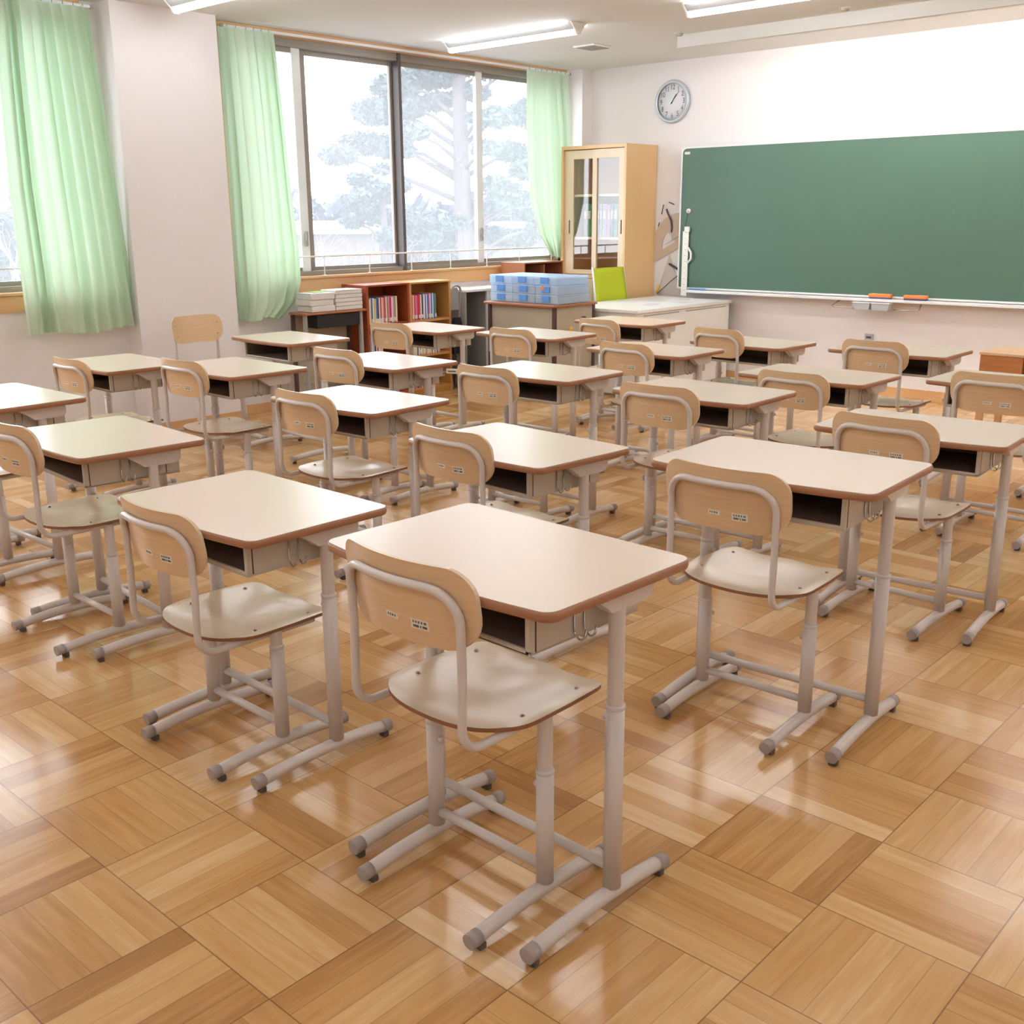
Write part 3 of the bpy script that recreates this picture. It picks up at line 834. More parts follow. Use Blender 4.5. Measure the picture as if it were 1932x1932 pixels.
for x in (-hw+.3, 0, hw-.3): bk_.box(x-.04, x+.04, .012, .078, .2, hh-.2)
bk_.build('wall_bracket', M['greysteel'], cb)
for x, l_ in ((-3.605, 'left'), (-3.325, 'right')):
    e_ = empty('chalk_eraser', (x, 8.200, .7682), R(2), '%s one of the two orange erasers on the chalk ledge' % l_, 'eraser', 'orange board erasers')
    MB().rbox(-.085, .085, -.022, .022, .0, .012, .003).build('felt_pad', M['felt'], e_)
    MB().rbox(-.09, .09, -.026, .026, .010, .038, .008).build('case', M['orange'], e_)
    sx = -.045 if l_ == 'left' else .035
    MB().rbox(sx-.015, sx+.015, -.018, .010, .0378, .0386, .0002).build('white_label', M['sticker'], e_)
wr = empty('wire_rack', (-3.63, 8.21, .745), label='thin wire hanger under the chalk ledge holding two grey trays', cat='rack')
for s_ in (-1, 1):
    pth = fillet([(s_*.33, .05, .0), (s_*.36, -.06, -.05), (s_*.16, -.065, -.052)], .01, 3)
    MB().tube(pth, .0045, 8).build('wire', M['chrome'], wr)
for x, l_ in ((-3.735, 'left'), (-3.58, 'right')):
    g_ = empty('chalk_tray', (x, 8.175, .682), label='%s grey chalk tray hanging below the orange erasers' % l_, cat='tray', group='grey chalk trays under the ledge')
    MB().prism([(-.065, 0), (.065, 0), (.072, .055), (-.072, .055)], -.03, .03, 'y').build('tray_body', M['greybox'], g_)
    MB().rbox(-.075, .075, -.034, .034, .050, .058, .002).build('tray_rim', M['ledge'], g_)
ruler = empty('board_ruler', (-5.435, 8.222, .71), R(0), 'long white chalkboard ruler hanging at the left edge of the chalkboard', 'ruler')
rb = MB(); rb.rbox(-.034, .026, -.006, .006, 0, .56, .003); rb.rbox(-.018, .034, -.009, .009, .555, .60, .004)
rb.build('blade', M['white'], ruler)
MB().tube(fillet([(.026, -.004, .29), (.062, -.010, .32), (.062, -.010, .38), (.026, -.004, .42)], .03, 5), .010, 8).build('grip', M['white'], ruler)
tk = MB()
for i in range(11): tk.box(-.010, .004 if i % 5 else .010, -.0068, -.006, .05+i*.05, .052+i*.05)
tk.build('scale_marks', M['ink'], ruler)
MB().tube([(-.01, 0, .60), (.008, 0, .72)], .0016, 6).build('cord', M['inkb'], ruler)
mg = empty('board_magnet', (-5.425, 8.236, 1.442), label='small round white magnet on the left end of the chalkboard', cat='magnet')
MB().lathe([(0, -.016), (.018, -.015), (.021, -.008), (.021, .0)], n=20, axis='y').build('cap', M['white'], mg)
MB().lathe([(0, -.018), (.005, -.018), (.006, -.015)], n=10, axis='y').build('hook', M['greysteel'], mg)
bp_ = MB().tube([(-5.37, 8.205, .776), (-5.20, 8.200, .776)], .008, 8).build('blue_pointer', M['blue'])
tag(bp_, 'short blue pointer lying at the left end of the chalk ledge', 'pointer')

# drawing tools on the wall left of the board
def arc_pts(cx, cz, r_, a0, a1, n): return [(cx+r_*math.cos(R(a0+(a1-a0)*k/n)), cz+r_*math.sin(R(a0+(a1-a0)*k/n))) for k in range(n+1)]
pt = MB(); th = 26
ro, ri = .30, .195
def ringsec(mb, r0, r1, a0, a1, n, y0, y1):
    for k in range(n):
        A, B = a0+(a1-a0)*k/n, a0+(a1-a0)*(k+1)/n
        q = [(r0*math.cos(R(A)), r0*math.sin(R(A))), (r1*math.cos(R(A)), r1*math.sin(R(A))), (r1*math.cos(R(B)), r1*math.sin(R(B))), (r0*math.cos(R(B)), r0*math.sin(R(B)))]
        mb.prism(q, y0, y1, 'y')
outer = arc_pts(0, 0, ro, 0, 180, 28)
vsf = []
# one plate with two windows, made as a strip mesh
def plate(mb):
    n = 28
    ins = []
    for k in range(n+1):
        a = 180*k/n
        c, s_ = math.cos(R(a)), math.sin(R(a))
        gap = abs(a-90) < 14
        rr = .0 if gap else ri
        ins.append((c, s_, rr))
    for k in range(n):
        c0, s0, r0 = ins[k]; c1, s1, r1 = ins[k+1]
        rr0, rr1 = (r0, r1) if (r0 and r1) else (.06 if not r0 else r0, .06 if not r1 else r1)
        if not r0 or not r1: rr0 = rr1 = .055
        zf = lambda c_, s_, r_: (c_*r_, max(s_*r_, .0))
        q = [zf(c0, s0, rr0), zf(c0, s0, ro), zf(c1, s1, ro), zf(c1, s1, rr1)]
        mb.prism(q, 0, .006, 'y')
    mb.prism([(-.29, 0), (.29, 0), (.28, .062), (-.28, .062)], -.0006, .0066, 'y')
plate(pt)
ca, sa = math.cos(R(th)), math.sin(R(th))
pt.v = [(x*ca-z*sa, y, x*sa+z*ca) for x, y, z in pt.v]
po = empty('board_protractor', (-5.562, 8.318, 1.128), label='big smoky brown protractor hanging between cabinet and chalkboard', cat='protractor')
pt.build('plate', M['protractor'], po)
MB().tube([(-.15*ca-.05*sa, -.002, -.15*sa+.09), (.2*ca-.08*sa, -.002, .2*sa+.09)], .0012, 6).build('mark_line', M['ink'], po)
cp = empty('board_compass', (-5.60, 8.303, .95), label='black chalkboard compass on the wall with a yellow chalk holder', cat='compass')
MB().tube([(-.065, 0, .035), (-.055, 0, .028), (.04, 0, -.015), (.085, 0, -.038)], [.006, .011, .011, .009], 8).build('handle', M['ink'], cp)
MB().tube([(.085, 0, -.038), (-.03, 0, -.115), (-.185, 0, -.24)], .0035, 6).build('leg', M['plum'], cp)
MB().tube([(-.17, 0, -.165), (-.19, 0, -.235)], .010, 8).build('chalk_holder', M['yellow'], cp)
pk = empty('pointing_compass', (-5.68, 8.305, 1.36), label='black compass arm hanging over the brown protractor', cat='compass')
MB().tube([(-.03, 0, .10), (-.012, 0, .06), (.025, 0, .0), (.035, 0, -.06), (.03, 0, -.10)], [.009, .008, .009, .008, .006], 8).build('arm', M['ink'], pk)
MB().tube([(.022, 0, -.10), (.032, 0, -.17)], .006, 8).build('metal_tip', M['alu'], pk)
tri = empty('set_square', (-5.70, 8.32, .70), label='clear set square on the wall beneath the protractor', cat='set square')
sq = MB()
sq.prism([(-.10, 0), (.18, 0), (.03, .36)], 0, .003, 'y'); sq.build('plate', M['clear'], tri)
MB().tube([(-.10, -.001, 0), (.03, -.001, .36), (.18, -.001, 0)], .0012, 5).build('edge_line', M['cap'], tri)
for x0_, z0_, x1_, z1_ in ((-5.756, 1.50, -5.773, 1.415), (-5.70, 1.52, -5.64, 1.50), (-5.535, 1.475, -5.515, 1.47), (-5.795, 1.345, -5.805, 1.31)):
    pg = MB().tube([(x0_, YF-.006, z0_), (x1_, YF-.010, z1_)], .004, 6).build('wall_peg', M['plum'])
    tag(pg, 'thin dark peg on the wall around the protractor', 'peg', 'wall pegs around the protractor')
ol = empty('wall_outlet', (-3.726, YF, .442), label='small grey outlet on the front wall behind the farthest row', cat='outlet')
MB().rbox(-.035, .035, -.012, 0, -.02, .035, .002).build('plate', M['greybox'], ol)
MB().box(-.02, .02, -.0135, -.011, .0, .016).build('sockets', M['ink'], ol)

# clock
ck = empty('wall_clock', (-5.687, YF, 2.366), label='round silver-rimmed wall clock above the cabinet', cat='clock')
MB().lathe([(.140, 0), (.176, -.004), (.180, -.02), (.172, -.034), (.160, -.036), (.152, -.028)], n=48, axis='y').build('rim', M['silver'], ck)
MB().lathe([(0, -.018), (.156, -.018), (.156, -.012)], n=48, axis='y').build('dial', M['dial'], ck)
nm = MB()
for h_ in range(1, 13):
    vs, fs = text_mesh(str(h_), .058)
    a = PI/2-h_*PI/6
    nm.add([(x*.85+.118*math.cos(a), -.0186, y+.118*math.sin(a)) for x, y, z in vs], fs)
nm.build('numerals', M['ink'], ck)
def hand(mb, ang, L_, w_, y):
    d_ = Vector((math.sin(R(ang)), 0, math.cos(R(ang)))); n__ = Vector((d_.z, 0, -d_.x))
    p = [-d_*.02-n__*w_, -d_*.02+n__*w_, d_*L_+n__*w_*.5, d_*L_-n__*w_*.5]
    mb.add([(v.x, y, v.z) for v in p]+[(v.x, y-.0015, v.z) for v in p], [(0, 1, 2, 3), (7, 6, 5, 4), (0, 4, 5, 1), (1, 5, 6, 2), (2, 6, 7, 3), (3, 7, 4, 0)])
hm = MB(); hand(hm, 33, .072, .0045, -.0195); hm.build('hour_hand', M['inkb'], ck)
hm = MB(); hand(hm, 40, .110, .003, -.0215); hm.build('minute_hand', M['inkb'], ck)
hm = MB(); hand(hm, 217, .03, .0015, -.0235); hm.build('second_hand', M['inkb'], ck)

# ------------------------------------------------------------------ glass-fronted cabinet
cx0, cx1, cy0, cy1, cz = -6.575, -5.84, 7.864, YF-.005, 2.012
cab = empty('glass_cabinet', ((cx0+cx1)/2, (cy0+cy1)/2, 0), label='tall birch cabinet with sliding glass doors in the far corner', cat='cabinet')
ox, oy = (cx0+cx1)/2, (cy0+cy1)/2
def PC(mb, name, mt, par=cab):
    mb.v = [(x-ox, y-oy, z) for x, y, z in mb.v]; return mb.build(name, mt, par)
b = MB(); t_ = .022
b.box(cx0, cx0+t_, cy0, cy1, 0, cz); b.box(cx1-t_, cx1, cy0, cy1, 0, cz); b.box(cx0+t_, cx1-t_, cy0, cy1, cz-.03, cz); b.box(cx0+t_, cx1-t_, cy1-.01, cy1, 0, cz-.03)
b.box(cx0+t_, cx1-t_, cy0+.045, cy1-.01, .86, .88); b.box(cx0+t_, cx1-t_, cy0+.02, cy1, 0, .05)
b.box(cx0+t_, cx1-t_, cy0, cy0+.05, .855, .885)
PC(b, 'carcass', M['birch'])
sh = MB()
for z in (1.21, 1.585): sh.box(cx0+t_+.001, cx1-t_-.001, cy0+.05, cy1-.012, z-.01, z+.01)
PC(sh, 'shelf', M['birch_pale'])
def gdoor(xa, xb, yf, ga, gb, hx):
    d_ = MB()
    d_.box(xa, ga, yf, yf+.018, .89, 1.975); d_.box(gb, xb, yf, yf+.018, .89, 1.975)
    d_.box(ga, gb, yf, yf+.018, .89, .93); d_.box(ga, gb, yf, yf+.018, 1.90, 1.975)
    do = PC(d_, 'door', M['birch_pale'])
    g_ = MB(); g_.box(ga, gb, yf+.007, yf+.011, .93, 1.90); PC(g_, 'glass', M['glass'], do)
    h_ = MB(); h_.rbox(hx-.006, hx+.006, yf-.0015, yf+.002, 1.25, 1.37, .001); PC(h_, 'pull', M['slot'], do)
gdoor(cx0+t_+.001, -6.175, cy0+.024, -6.45, -6.232, -6.495)
gdoor(-6.21, cx1-t_-.001, cy0+.002, -6.165, -5.918, -5.885)
for xa, xb, hx in ((cx0+t_+.001, -6.20, -6.25), (-6.195, cx1-t_-.001, -6.15)):
    d_ = MB(); d_.rbox(xa, xb, cy0+.002, cy0+.020, .055, .85, .003); do = PC(d_, 'lower_door', M['birch_pale'])
    h_ = MB(); h_.rbox(hx-.006, hx+.006, cy0-.0005, cy0+.004, .6, .7, .001); PC(h_, 'pull', M['slot'], do)
def col_mat(name, r_, g_, b_, rough=.5):
    if name not in M: M[name] = mat(name, rgb(r_, g_, b_), rough)
    return M[name]
BC = {'green': (70, 130, 70), 'lavender': (170, 160, 200), 'pink': (206, 150, 170), 'blue': (90, 120, 180), 'grey': (150, 150, 158), 'teal': (80, 140, 130)}
xx = -6.42
ordn = ['first', 'second', 'third', 'fourth', 'fifth', 'sixth', 'seventh', 'eighth', 'ninth', 'tenth', 'eleventh', 'twelfth', 'thirteenth', 'fourteenth', 'fifteenth', 'sixteenth', 'seventeenth', 'eighteenth', 'nineteenth', 'twentieth', 'twenty-first', 'twenty-second']
for i, (c, w_) in enumerate((('grey', .04), ('green', .055), ('green', .055), ('blue', .03), ('grey', .03), ('lavender', .05), ('pink', .04), ('blue', .03), ('teal', .05), ('green', .045), ('teal', .05))):
    r_ = empty('binder', (xx+w_/2, 8.10, 1.2205), label='%s binder, %s from the left behind the cabinet glass' % (c, ordn[i]), cat='binder', group='binders in the glass cabinet')
    MB().rbox(-w_/2+.001, w_/2-.001, -.10, .12, 0, .29, .003).build('cover', col_mat('binder_'+c, *BC[c]), r_)
    MB().rbox(-w_/4, w_/4, -.1012, -.099, .16, .23, .0003).build('spine_label', M['sticker'], r_)
    xx += w_+.002

# ------------------------------------------------------------------ furniture along the window wall
# bookcases
def bookcase(y0, y1, mt, label, shelves, back_mt):
    x1, x0, zt = -6.41, -6.705, .895
    r_ = empty('bookcase', ((x0+x1)/2, (y0+y1)/2, 0), label=label, cat='bookcase', group='two bookcases under the window')
    X_, Y_ = (x0+x1)/2, (y0+y1)/2
    def q(mb, n, m__): mb.v = [(x-X_, y-Y_, z) for x, y, z in mb.v]; return mb.build(n, m__, r_)
    b = MB(); b.box(x0, x1, y0, y0+.02, 0, zt); b.box(x0, x1, y1-.02, y1, 0, zt); b.box(x0, x0+.006, y0+.02, y1-.02, 0, zt-.02)
    b.box(x0, x1-.01, y0+.02, y1-.02, 0, .05)
    q(b, 'carcass', mt)
    b = MB(); b.rbox(x0, x1+.003, y0, y1, zt, zt+.015, .003)
    tp = q(b, 'top_board', mt)
    for z in shelves:
        b = MB(); b.box(x0+.006, x1-.004, y0+.02, y1-.02, z-.018, z); q(b, 'shelf', mt)
    return r_
bookcase(5.36, 5.80, M['mahog'], 'dark reddish bookcase beside the paper table, full of books', (.06, .33, .61), None)
bookcase(5.802, 6.255, M['oak'], 'honey-coloured bookcase right of the reddish one', (.06, .33, .61), None)
BK = {'red': (204, 60, 70), 'pink': (224, 140, 164), 'white': (232, 228, 224), 'blue': (70, 110, 190), 'green': (110, 160, 100), 'yellow': (222, 206, 110), 'magenta': (216, 80, 150), 'navy': (50, 56, 100), 'orange': (226, 120, 60), 'cream': (226, 214, 190)}
def books(y0, y1, z, seq, where, grp, hr=(.19, .205)):
    y = y0; i = 0; rnd = random.Random(len(seq)*7+int(z*100))
    while y < y1-.012 and i < len(seq):
        w_ = rnd.choice((.011, .013, .014, .016)); h_ = rnd.uniform(*hr); c = seq[i]
        if y+w_ > y1: break
        r_ = empty('book', (-6.50, y+w_/2, z+.0005), label='%s book, %s from the left %s' % (c, ordn[i] if i < len(ordn) else 'far right', where), cat='book', group=grp)
        MB().rbox(-.075, .075-rnd.uniform(0, .008), -w_/2+.0003, w_/2-.0003, 0, h_, .0015).build('cover', col_mat('book_'+c, *BK[c]), r_)
        if rnd.random() < .6:
            MB().rbox(.0745-.008, .0757, -w_/2+.001, w_/2-.001, .012, .04, .0003).build('call_label', M['sticker'], r_)
        y += w_; i += 1
books(5.385, 5.70, .61, ['white', 'cream', 'yellow', 'blue', 'white', 'yellow', 'blue', 'navy', 'white', 'red', 'cream', 'pink', 'red', 'cream', 'green', 'pink', 'red', 'magenta', 'white', 'pink', 'green', 'cream'], 'on the top shelf of the reddish bookcase', 'books on the top shelf of the reddish bookcase')
books(5.83, 6.12, .61, ['pink', 'magenta', 'cream', 'red', 'pink', 'magenta', 'red', 'orange', 'white', 'navy', 'white', 'blue', 'white', 'blue', 'magenta', 'white', 'blue', 'white', 'blue', 'green'], 'on the top shelf of the honey-coloured bookcase', 'books on the top shelf of the honey-coloured bookcase')
books(5.83, 6.21, .33, ['cream', 'white', 'white', 'cream', 'navy', 'white', 'green', 'white', 'cream', 'white', 'pink', 'cream', 'white', 'cream', 'cream', 'red', 'white', 'blue', 'white', 'blue', 'pink', 'cream'], 'on the middle shelf of the honey-coloured bookcase', 'books on the middle shelf of the honey-coloured bookcase', (.12, .15))
books(5.385, 5.56, .33, ['white', 'blue', 'cream', 'white', 'navy', 'white', 'red', 'white', 'pink', 'cream'], 'on the middle shelf of the reddish bookcase', 'books on the middle shelf of the reddish bookcase', (.16, .19))
books(5.83, 6.0, .06, ['pink', 'magenta', 'white', 'red', 'navy', 'pink', 'magenta', 'white'], 'on the bottom shelf of the honey-coloured bookcase', 'books on the bottom shelf of the honey-coloured bookcase')

# paper table
pr_ = empty('side_table', (-6.57, 4.95, 0), label='low steel table with a brown top under the curtain, loaded with paper', cat='table')
MB().rbox(-.03, .175, -.18, .395, .722, .738, .004).build('table_top', M['brownwood'], pr_)
MB().rbox(-.02, .15, -.06, .34, .62, .718, .004).build('drawer', M['black'], pr_)
MB().box(-.026, -.021, -.15, .36, .2, .72).build('back_panel', M['greige'], pr_)
for sx in (-.008, .14):
    for sy in (-.16, .36):
        MB().box(sx-.012, sx+.012, sy-.012, sy+.012, 0, .72).build('leg', M['greysteel'] if sx > 0 else M['plum'], pr_)
def stack(x0, x1, y0, y1, z0, z1, name_lbl, top, seed, nl):
    rnd = random.Random(seed)
    r_ = empty('paper_stack', ((x0+x1)/2, (y0+y1)/2, z0), label=name_lbl, cat='paper stack', group='paper stacks on the side table')
    hx, hy = (x1-x0)/2, (y1-y0)/2; H_ = (z1-z0)/nl
    for k in range(nl):
        b = MB(); dx, dy = rnd.uniform(-.004, .004), rnd.uniform(-.004, .004)
        b.rbox(-hx+dx, hx+dx, -hy+dy, hy+dy, k*H_+.0006, (k+1)*H_-.0012, .004)
        b.build('bundle', M['paper'], r_)
    MB().rbox(-hx, hx, -hy, hy, nl*H_-.001, nl*H_+.002, .0005).build('top_sheet', top, r_)
stack(-6.597, -6.42, 4.845, 5.06, .739, .872, 'lower stack of grey papers beside the curtain', M['paper_top'], 2, 3)
stack(-6.597, -6.42, 5.075, 5.33, .739, .885, 'tallest stack of wavy papers beside the reddish bookcase', M['paper_top'], 3, 5)
gp = MB().rbox(-6.59, -6.5, 4.93, 5.055, .8750, .8785, .001).build('green_booklet', M['green_paper'])
tag(gp, 'pale green booklet lying on the lower paper stack', 'booklet')

# folding chair folded upright beside the honey bookcase
fc = empty('folding_chair', (-6.53, 6.33, 0), label='folded grey steel chair with a navy seat beside the honey-coloured bookcase', cat='chair')
pth = fillet([(.02, -.055, 0), (.11, -.055, .86), (.11, .055, .86), (.02, .055, 0)], .05, 6)
MB().tube(pth, .010, 10).build('tube_frame', M['greysteel'], fc)
MB().prism([(-.045, .66), (.045, .66), (.045, .80), (.03, .84), (-.03, .84), (-.045, .80)], .085, .095, 'x').build('back_panel', M['greysteel'], fc)
MB().prism([(-.05, .30), (.05, .30), (.055, .52), (.03, .60), (-.03, .60), (-.055, .52)], .095, .125, 'x').build('seat', M['navy'], fc)
MB().tube([(.10, -.05, 0), (.02, -.05, .5)], .009, 8).build('rear_leg', M['greysteel'], fc)
MB().tube([(.10, .05, 0), (.02, .05, .5)], .009, 8).build('rear_leg', M['greysteel'], fc)

# white low cabinet
wc = empty('low_cabinet', (-6.545, 7.08, 0), label='long low white cabinet with a dark open bay under the window', cat='cabinet')
MB().rbox(-.205, .165, -.67, .70, .80, .822, .004).build('counter_top', M['white'], wc)
b = MB(); b.box(-.205, .140, -.665, -.645, 0, .80); b.box(-.205, .140, -.40, -.38, 0, .80); b.box(-.205, .140, .67, .69, 0, .80); b.box(-.205, -.195, -.645, .67, 0, .80)
b.box(-.195, .140, -.645, .67, 0, .04)
b.build('carcass', M['greysteel'], wc)
b = MB(); b.box(.141, .156, -.38, .69, .03, .80); b.build('door', M['white'], wc)
MB().rbox(.130, .155, -.41, -.383, .03, .80, .003).build('front_post', M['alu'], wc)
MB().box(-.194, -.185, -.64, -.40, .04, .79).build('bay_shade', M['bay_shade_grey'], wc)  # dark sheet paints the shade at the back of the open bay
# cubby shelf on top of it
cu_ = empty('desktop_shelf', (-6.53, 7.41, .823), label='small brown two-bay shelf standing on the low cabinet behind the blue cases', cat='shelf')
b = MB(); hx, hy = .14, .265
b.box(-hx, hx, -hy, -hy+.012, 0, .18); b.box(-hx, hx, hy-.012, hy, 0, .18); b.box(-hx, hx, -.006, .006, .012, .168); b.box(-hx, -hx+.005, -hy+.012, hy-.012, 0, .18); b.box(-hx+.005, hx, -hy+.012, hy-.012, 0, .012)
b.build('carcass', M['brownwood'], cu_)
MB().rbox(-hx, hx+.004, -hy-.003, hy+.003, .18, .192, .002).build('top_board', M['brownwood'], cu_)

# table with blue cases
tb = empty('utility_table', (-5.715, 6.571, 0), label='greige steel table with a brown top carrying the blue plastic cases', cat='table')
MB().rbox(-.405, .405, -.285, .30, .682, .702, .006).build('table_top', M['brownwood'], tb)
for sx in (-.36, .375):
    for sy in (-.245, .27):
        MB().rbox(sx-.016, sx+.016, sy-.014, sy+.014, 0, .682, .002).build('leg', M['plum'], tb)
MB().box(-.344, .359, -.240, -.228, .10, .680).build('front_panel', M['greige'], tb)
MB().box(.366, .380, -.231, .256, .10, .680).build('side_panel', M['greige'], tb)
MB().rbox(-.343, .358, -.2, .25, .63, .680, .004).build('drawer_box', M['plum'], tb)
k_ = MB(); k_.lathe([(0, .022), (.016, .020), (.020, .008), (.016, 0)], (.3805, -.05, .52), 14, 'x'); tag(k_.build('yellow_tape', M['yellow'], tb), 'yellow tape blob on the side panel')
k_ = MB(); k_.rbox(.3805, .40, .10, .15, .53, .60, .006); tag(k_.build('black_latch', M['black'], tb), 'black latch on the side panel')
xs_ = [(-6.062, -5.822), (-5.820, -5.586), (-5.584, -5.356)]
tb.scale = (.926, .920, 1.068)
wn3 = ['left', 'middle', 'right']; hn = ['bottom', 'middle', 'top']
for ci, (xa, xb) in enumerate(xs_):
    for k in range(3):
        dx = -.012 if k == 2 else 0
        z = .7515+k*.0695
        r_ = empty('plastic_case', ((xa+xb)/2+dx, 6.57, z), label='translucent blue plastic case, %s layer of the %s pile on the utility table' % (hn[k], wn3[ci]), cat='case', group='translucent blue cases')
        w_ = (xb-xa)/2-.001
        MB().rbox(-w_, w_, -.201, .19, .0, .055, .006).build('case_body', M['bluebox'], r_)
        MB().rbox(-w_-.0005, w_+.0005, -.203, .192, .054, .0685, .004).build('lid', M['bluebox'], r_)
        MB().rbox(-.045, .038, -.210, -.203, .016, .064, .003).build('latch', col_mat('latch_blue', 96, 150, 222, .4), r_)
        if ci == 2 and k == 1:
            MB().rbox(-.055, -.01, -.2125, -.210, .040, .060, .001).build('orange_sticker', M['orange'], r_)

# teacher desk
td = empty('teacher_desk', (-5.365, 7.56, 0), label='white teacher desk with a closed front panel beside the glass cabinet', cat='desk')
MB().rbox(-.395, .405, -.70, .70, .675, .705, .006).build('desk_top', M['white'], td)
MB().box(.375, .39, -.68, .68, .02, .672).build('front_panel', M['white'], td)
MB().box(-.36, .375, -.685, -.67, .02, .672).build('side_panel', M['white'], td)
MB().box(-.36, .375, .67, .685, .02, .672).build('side_panel', M['white'], td)
s_ = MB(); s_.box(.3895, .3915, -.60, -.10, .650, .658); s_.box(.3895, .3915, .0, .62, .650, .658); s_.build('groove', M['cap'], td)
MB().rbox(-.34, .36, -.66, -.25, .55, .672, .004).build('drawer', M['white'], td)
for i, (x, y, rz, w_, h_) in enumerate(((-5.19, 7.40, .3, .11, .15), (-5.10, 7.72, -.2, .095, .135), (-5.34, 7.70, .1, .095, .135), (-5.28, 8.02, .5, .10, .14))):
    r_ = empty('paper_sheet', (x, y, .6955), rz, ['crooked printed sheet near the front of the teacher desk', 'printed sheet by the outer edge of the teacher desk', 'printed sheet in the middle of the teacher desk', 'large sheet at the wall end of the teacher desk'][i], 'paper', 'papers on the teacher desk')
    MB().rbox(-w_, w_, -h_, h_, 0, .0012, .0003).build('sheet', M['paper_top'], r_)
    p_ = MB()
    for k in range(7): p_.box(-w_*.7, w_*(.3+.05*(k % 3)), h_*(.7-k*.2), h_*(.7-k*.2)+.006, .0012, .0015)
    p_.build('print_lines', M['cap'], r_)
td.scale = (1, .99, .986)
# green office chair
oc = empty('office_chair', (-5.915, 7.62, 0), R(0), 'office chair with a lime green mesh back behind the teacher desk', 'chair')
cp_ = MB()
def chy(s, t, th_=0): return (.135+th_-.06*(s), (t-.5)*.45*(1-.05*s), .62+.35*s)
ns = 8
vs = []; 
for th_ in (0, .014):
    for i in range(ns+1):
        for j in range(ns+1):
            x, y, z = chy(i/ns, j/ns, th_); vs.append((x-.02*math.sin(PI*j/ns), y, z))
fs = []
m1 = (ns+1)**2
for i in range(ns):
    for j in range(ns):
        a = i*(ns+1)+j; fs += [(a, a+1, a+ns+2, a+ns+1), (m1+a, m1+a+ns+1, m1+a+ns+2, m1+a+1)]
for j in range(ns):
    a = j; b_ = ns*(ns+1)+j; fs += [(a, m1+a, m1+a+1, a+1), (b_, b_+1, m1+b_+1, m1+b_)]
    a = j*(ns+1); b_ = a+ns; fs += [(a, a+ns+1, m1+a+ns+1, m1+a), (b_, m1+b_, m1+b_+ns+1, b_+ns+1)]
cp_.add(vs, fs, True); cp_.build('mesh_back', M['lime'], oc)
MB().tube([(.140, -.23, .60), (.080, -.217, .98)], .008, 8).build('back_edge', M['white'], oc)
MB().tube([(.140, .23, .60), (.080, .217, .98)], .008, 8).build('back_edge', M['white'], oc)
MB().rbox(-.22, .14, -.21, .21, .42, .48, .02).build('seat', M['lime'], oc)
MB().tube([(0, 0, .10), (0, 0, .42)], .022, 12).build('gas_column', M['black'], oc)
MB().tube([(.08, 0, .44), (.155, 0, .46), (.145, 0, .66)], .014, 8).build('back_support', M['white'], oc)
for k in range(5):
    a = R(36+72*k)
    lg = MB().tube([(.02*math.cos(a), .02*math.sin(a), .10), (.22*math.cos(a), .22*math.sin(a), .065)], [.018, .012], 8).build('leg', M['white'], oc)
    MB().lathe([(0, -.012), (.020, -.012), (.026, -.006), (.026, .006), (.020, .012), (0, .012)], (.22*math.cos(a), .22*math.sin(a), .0265), 14, 'y').build('caster', M['black'], lg)

# wooden box at the right edge
wx = empty('wooden_box', (-2.0, 7.10, 0), label='varnished wooden box with an open bay at the right edge of the photo', cat='box')
b = MB(); b.box(-.355, -.10, -.20, -.185, .34, .558); b.box(-.355, -.340, -.185, .20, .34, .558); b.box(.34, .355, -.20, .20, .34, .558); b.box(-.34, .34, .185, .20, .34, .558)
b.box(-.34, .34, -.185, .185, .34, .352); b.box(-.11, -.10, -.185, .185, .352, .558)
for sx in (-.33, .33):
    for sy in (-.18, .18):
        MB().box(sx-.02, sx+.02, sy-.015, sy+.015, 0, .34).build('leg', M['pine'], wx)
b.build('carcass', M['wood_box'], wx)
MB().rbox(-.362, .362, -.207, .207, .558, .575, .003).build('lid', M['wood_box_top'], wx)
MB().box(-.095, .338, .175, .184, .353, .55).build('bay_shade', M['plum'], wx)  # dark sheet paints the shade inside the box opening

# white name plate hanging by a desk of the middle row
nt_ = empty('name_plate', (-3.893, 3.80, .652), R(25), 'small white name plate hooked on the side of the desk below the open-window glare', 'name plate')
nt_['label'] = 'small white name plate hooked to the second desk from the left, middle row'
MB().rbox(-.032, .032, -.006, .006, -.012, .012, .002).build('plate', M['sticker'], nt_)
MB().box(-.022, .02, -.0068, -.006, -.003, .003).build('lettering', M['print'], nt_)
MB().tube([(-.03, 0, .0), (-.05, 0, .012)], .003, 6).build('clip', M['chrome'], nt_)

# ------------------------------------------------------------------ outside
GZ = -3.3
g = MB(); g.box(-95, -7.6, -50, 110, GZ-.2, GZ)
tag(g.build('snowy_ground', M['ground']), 'snow covered ground outside the window', 'ground', kind='structure')
def house(x, y, w_, d_, h_, rz, mt, label):
    r_ = empty('house', (x, y, GZ), rz, label, 'house')
    MB().box(-w_/2, w_/2, -d_/2, d_/2, 0, h_).build('walls', mt, r_)
    MB().prism([(-d_/2-.6, h_), (d_/2+.6, h_), (0, h_+d_*.09)], -w_/2-.6, w_/2+.6, 'x').build('roof', M['snow'], r_)
    for k in range(int(w_//3)):
        for s_ in (-1, 1):
            yy = s_*d_/2
            wf = MB().box(-w_/2+1.2+k*3, -w_/2+2.4+k*3, yy-.05, yy+.05, h_*.5, h_*.5+1.0).build('window_frame', M['white'], r_)
            MB().box(-w_/2+1.3+k*3, -w_/2+2.3+k*3, yy-.06, yy+.06, h_*.5+.1, h_*.5+.9).build('window_glass', M['greybox'], wf)
house(-44, 30.0, 11, 6, 4.0, R(40), M['house'], 'brown house with a snowy roof seen through the left half of the wide window')
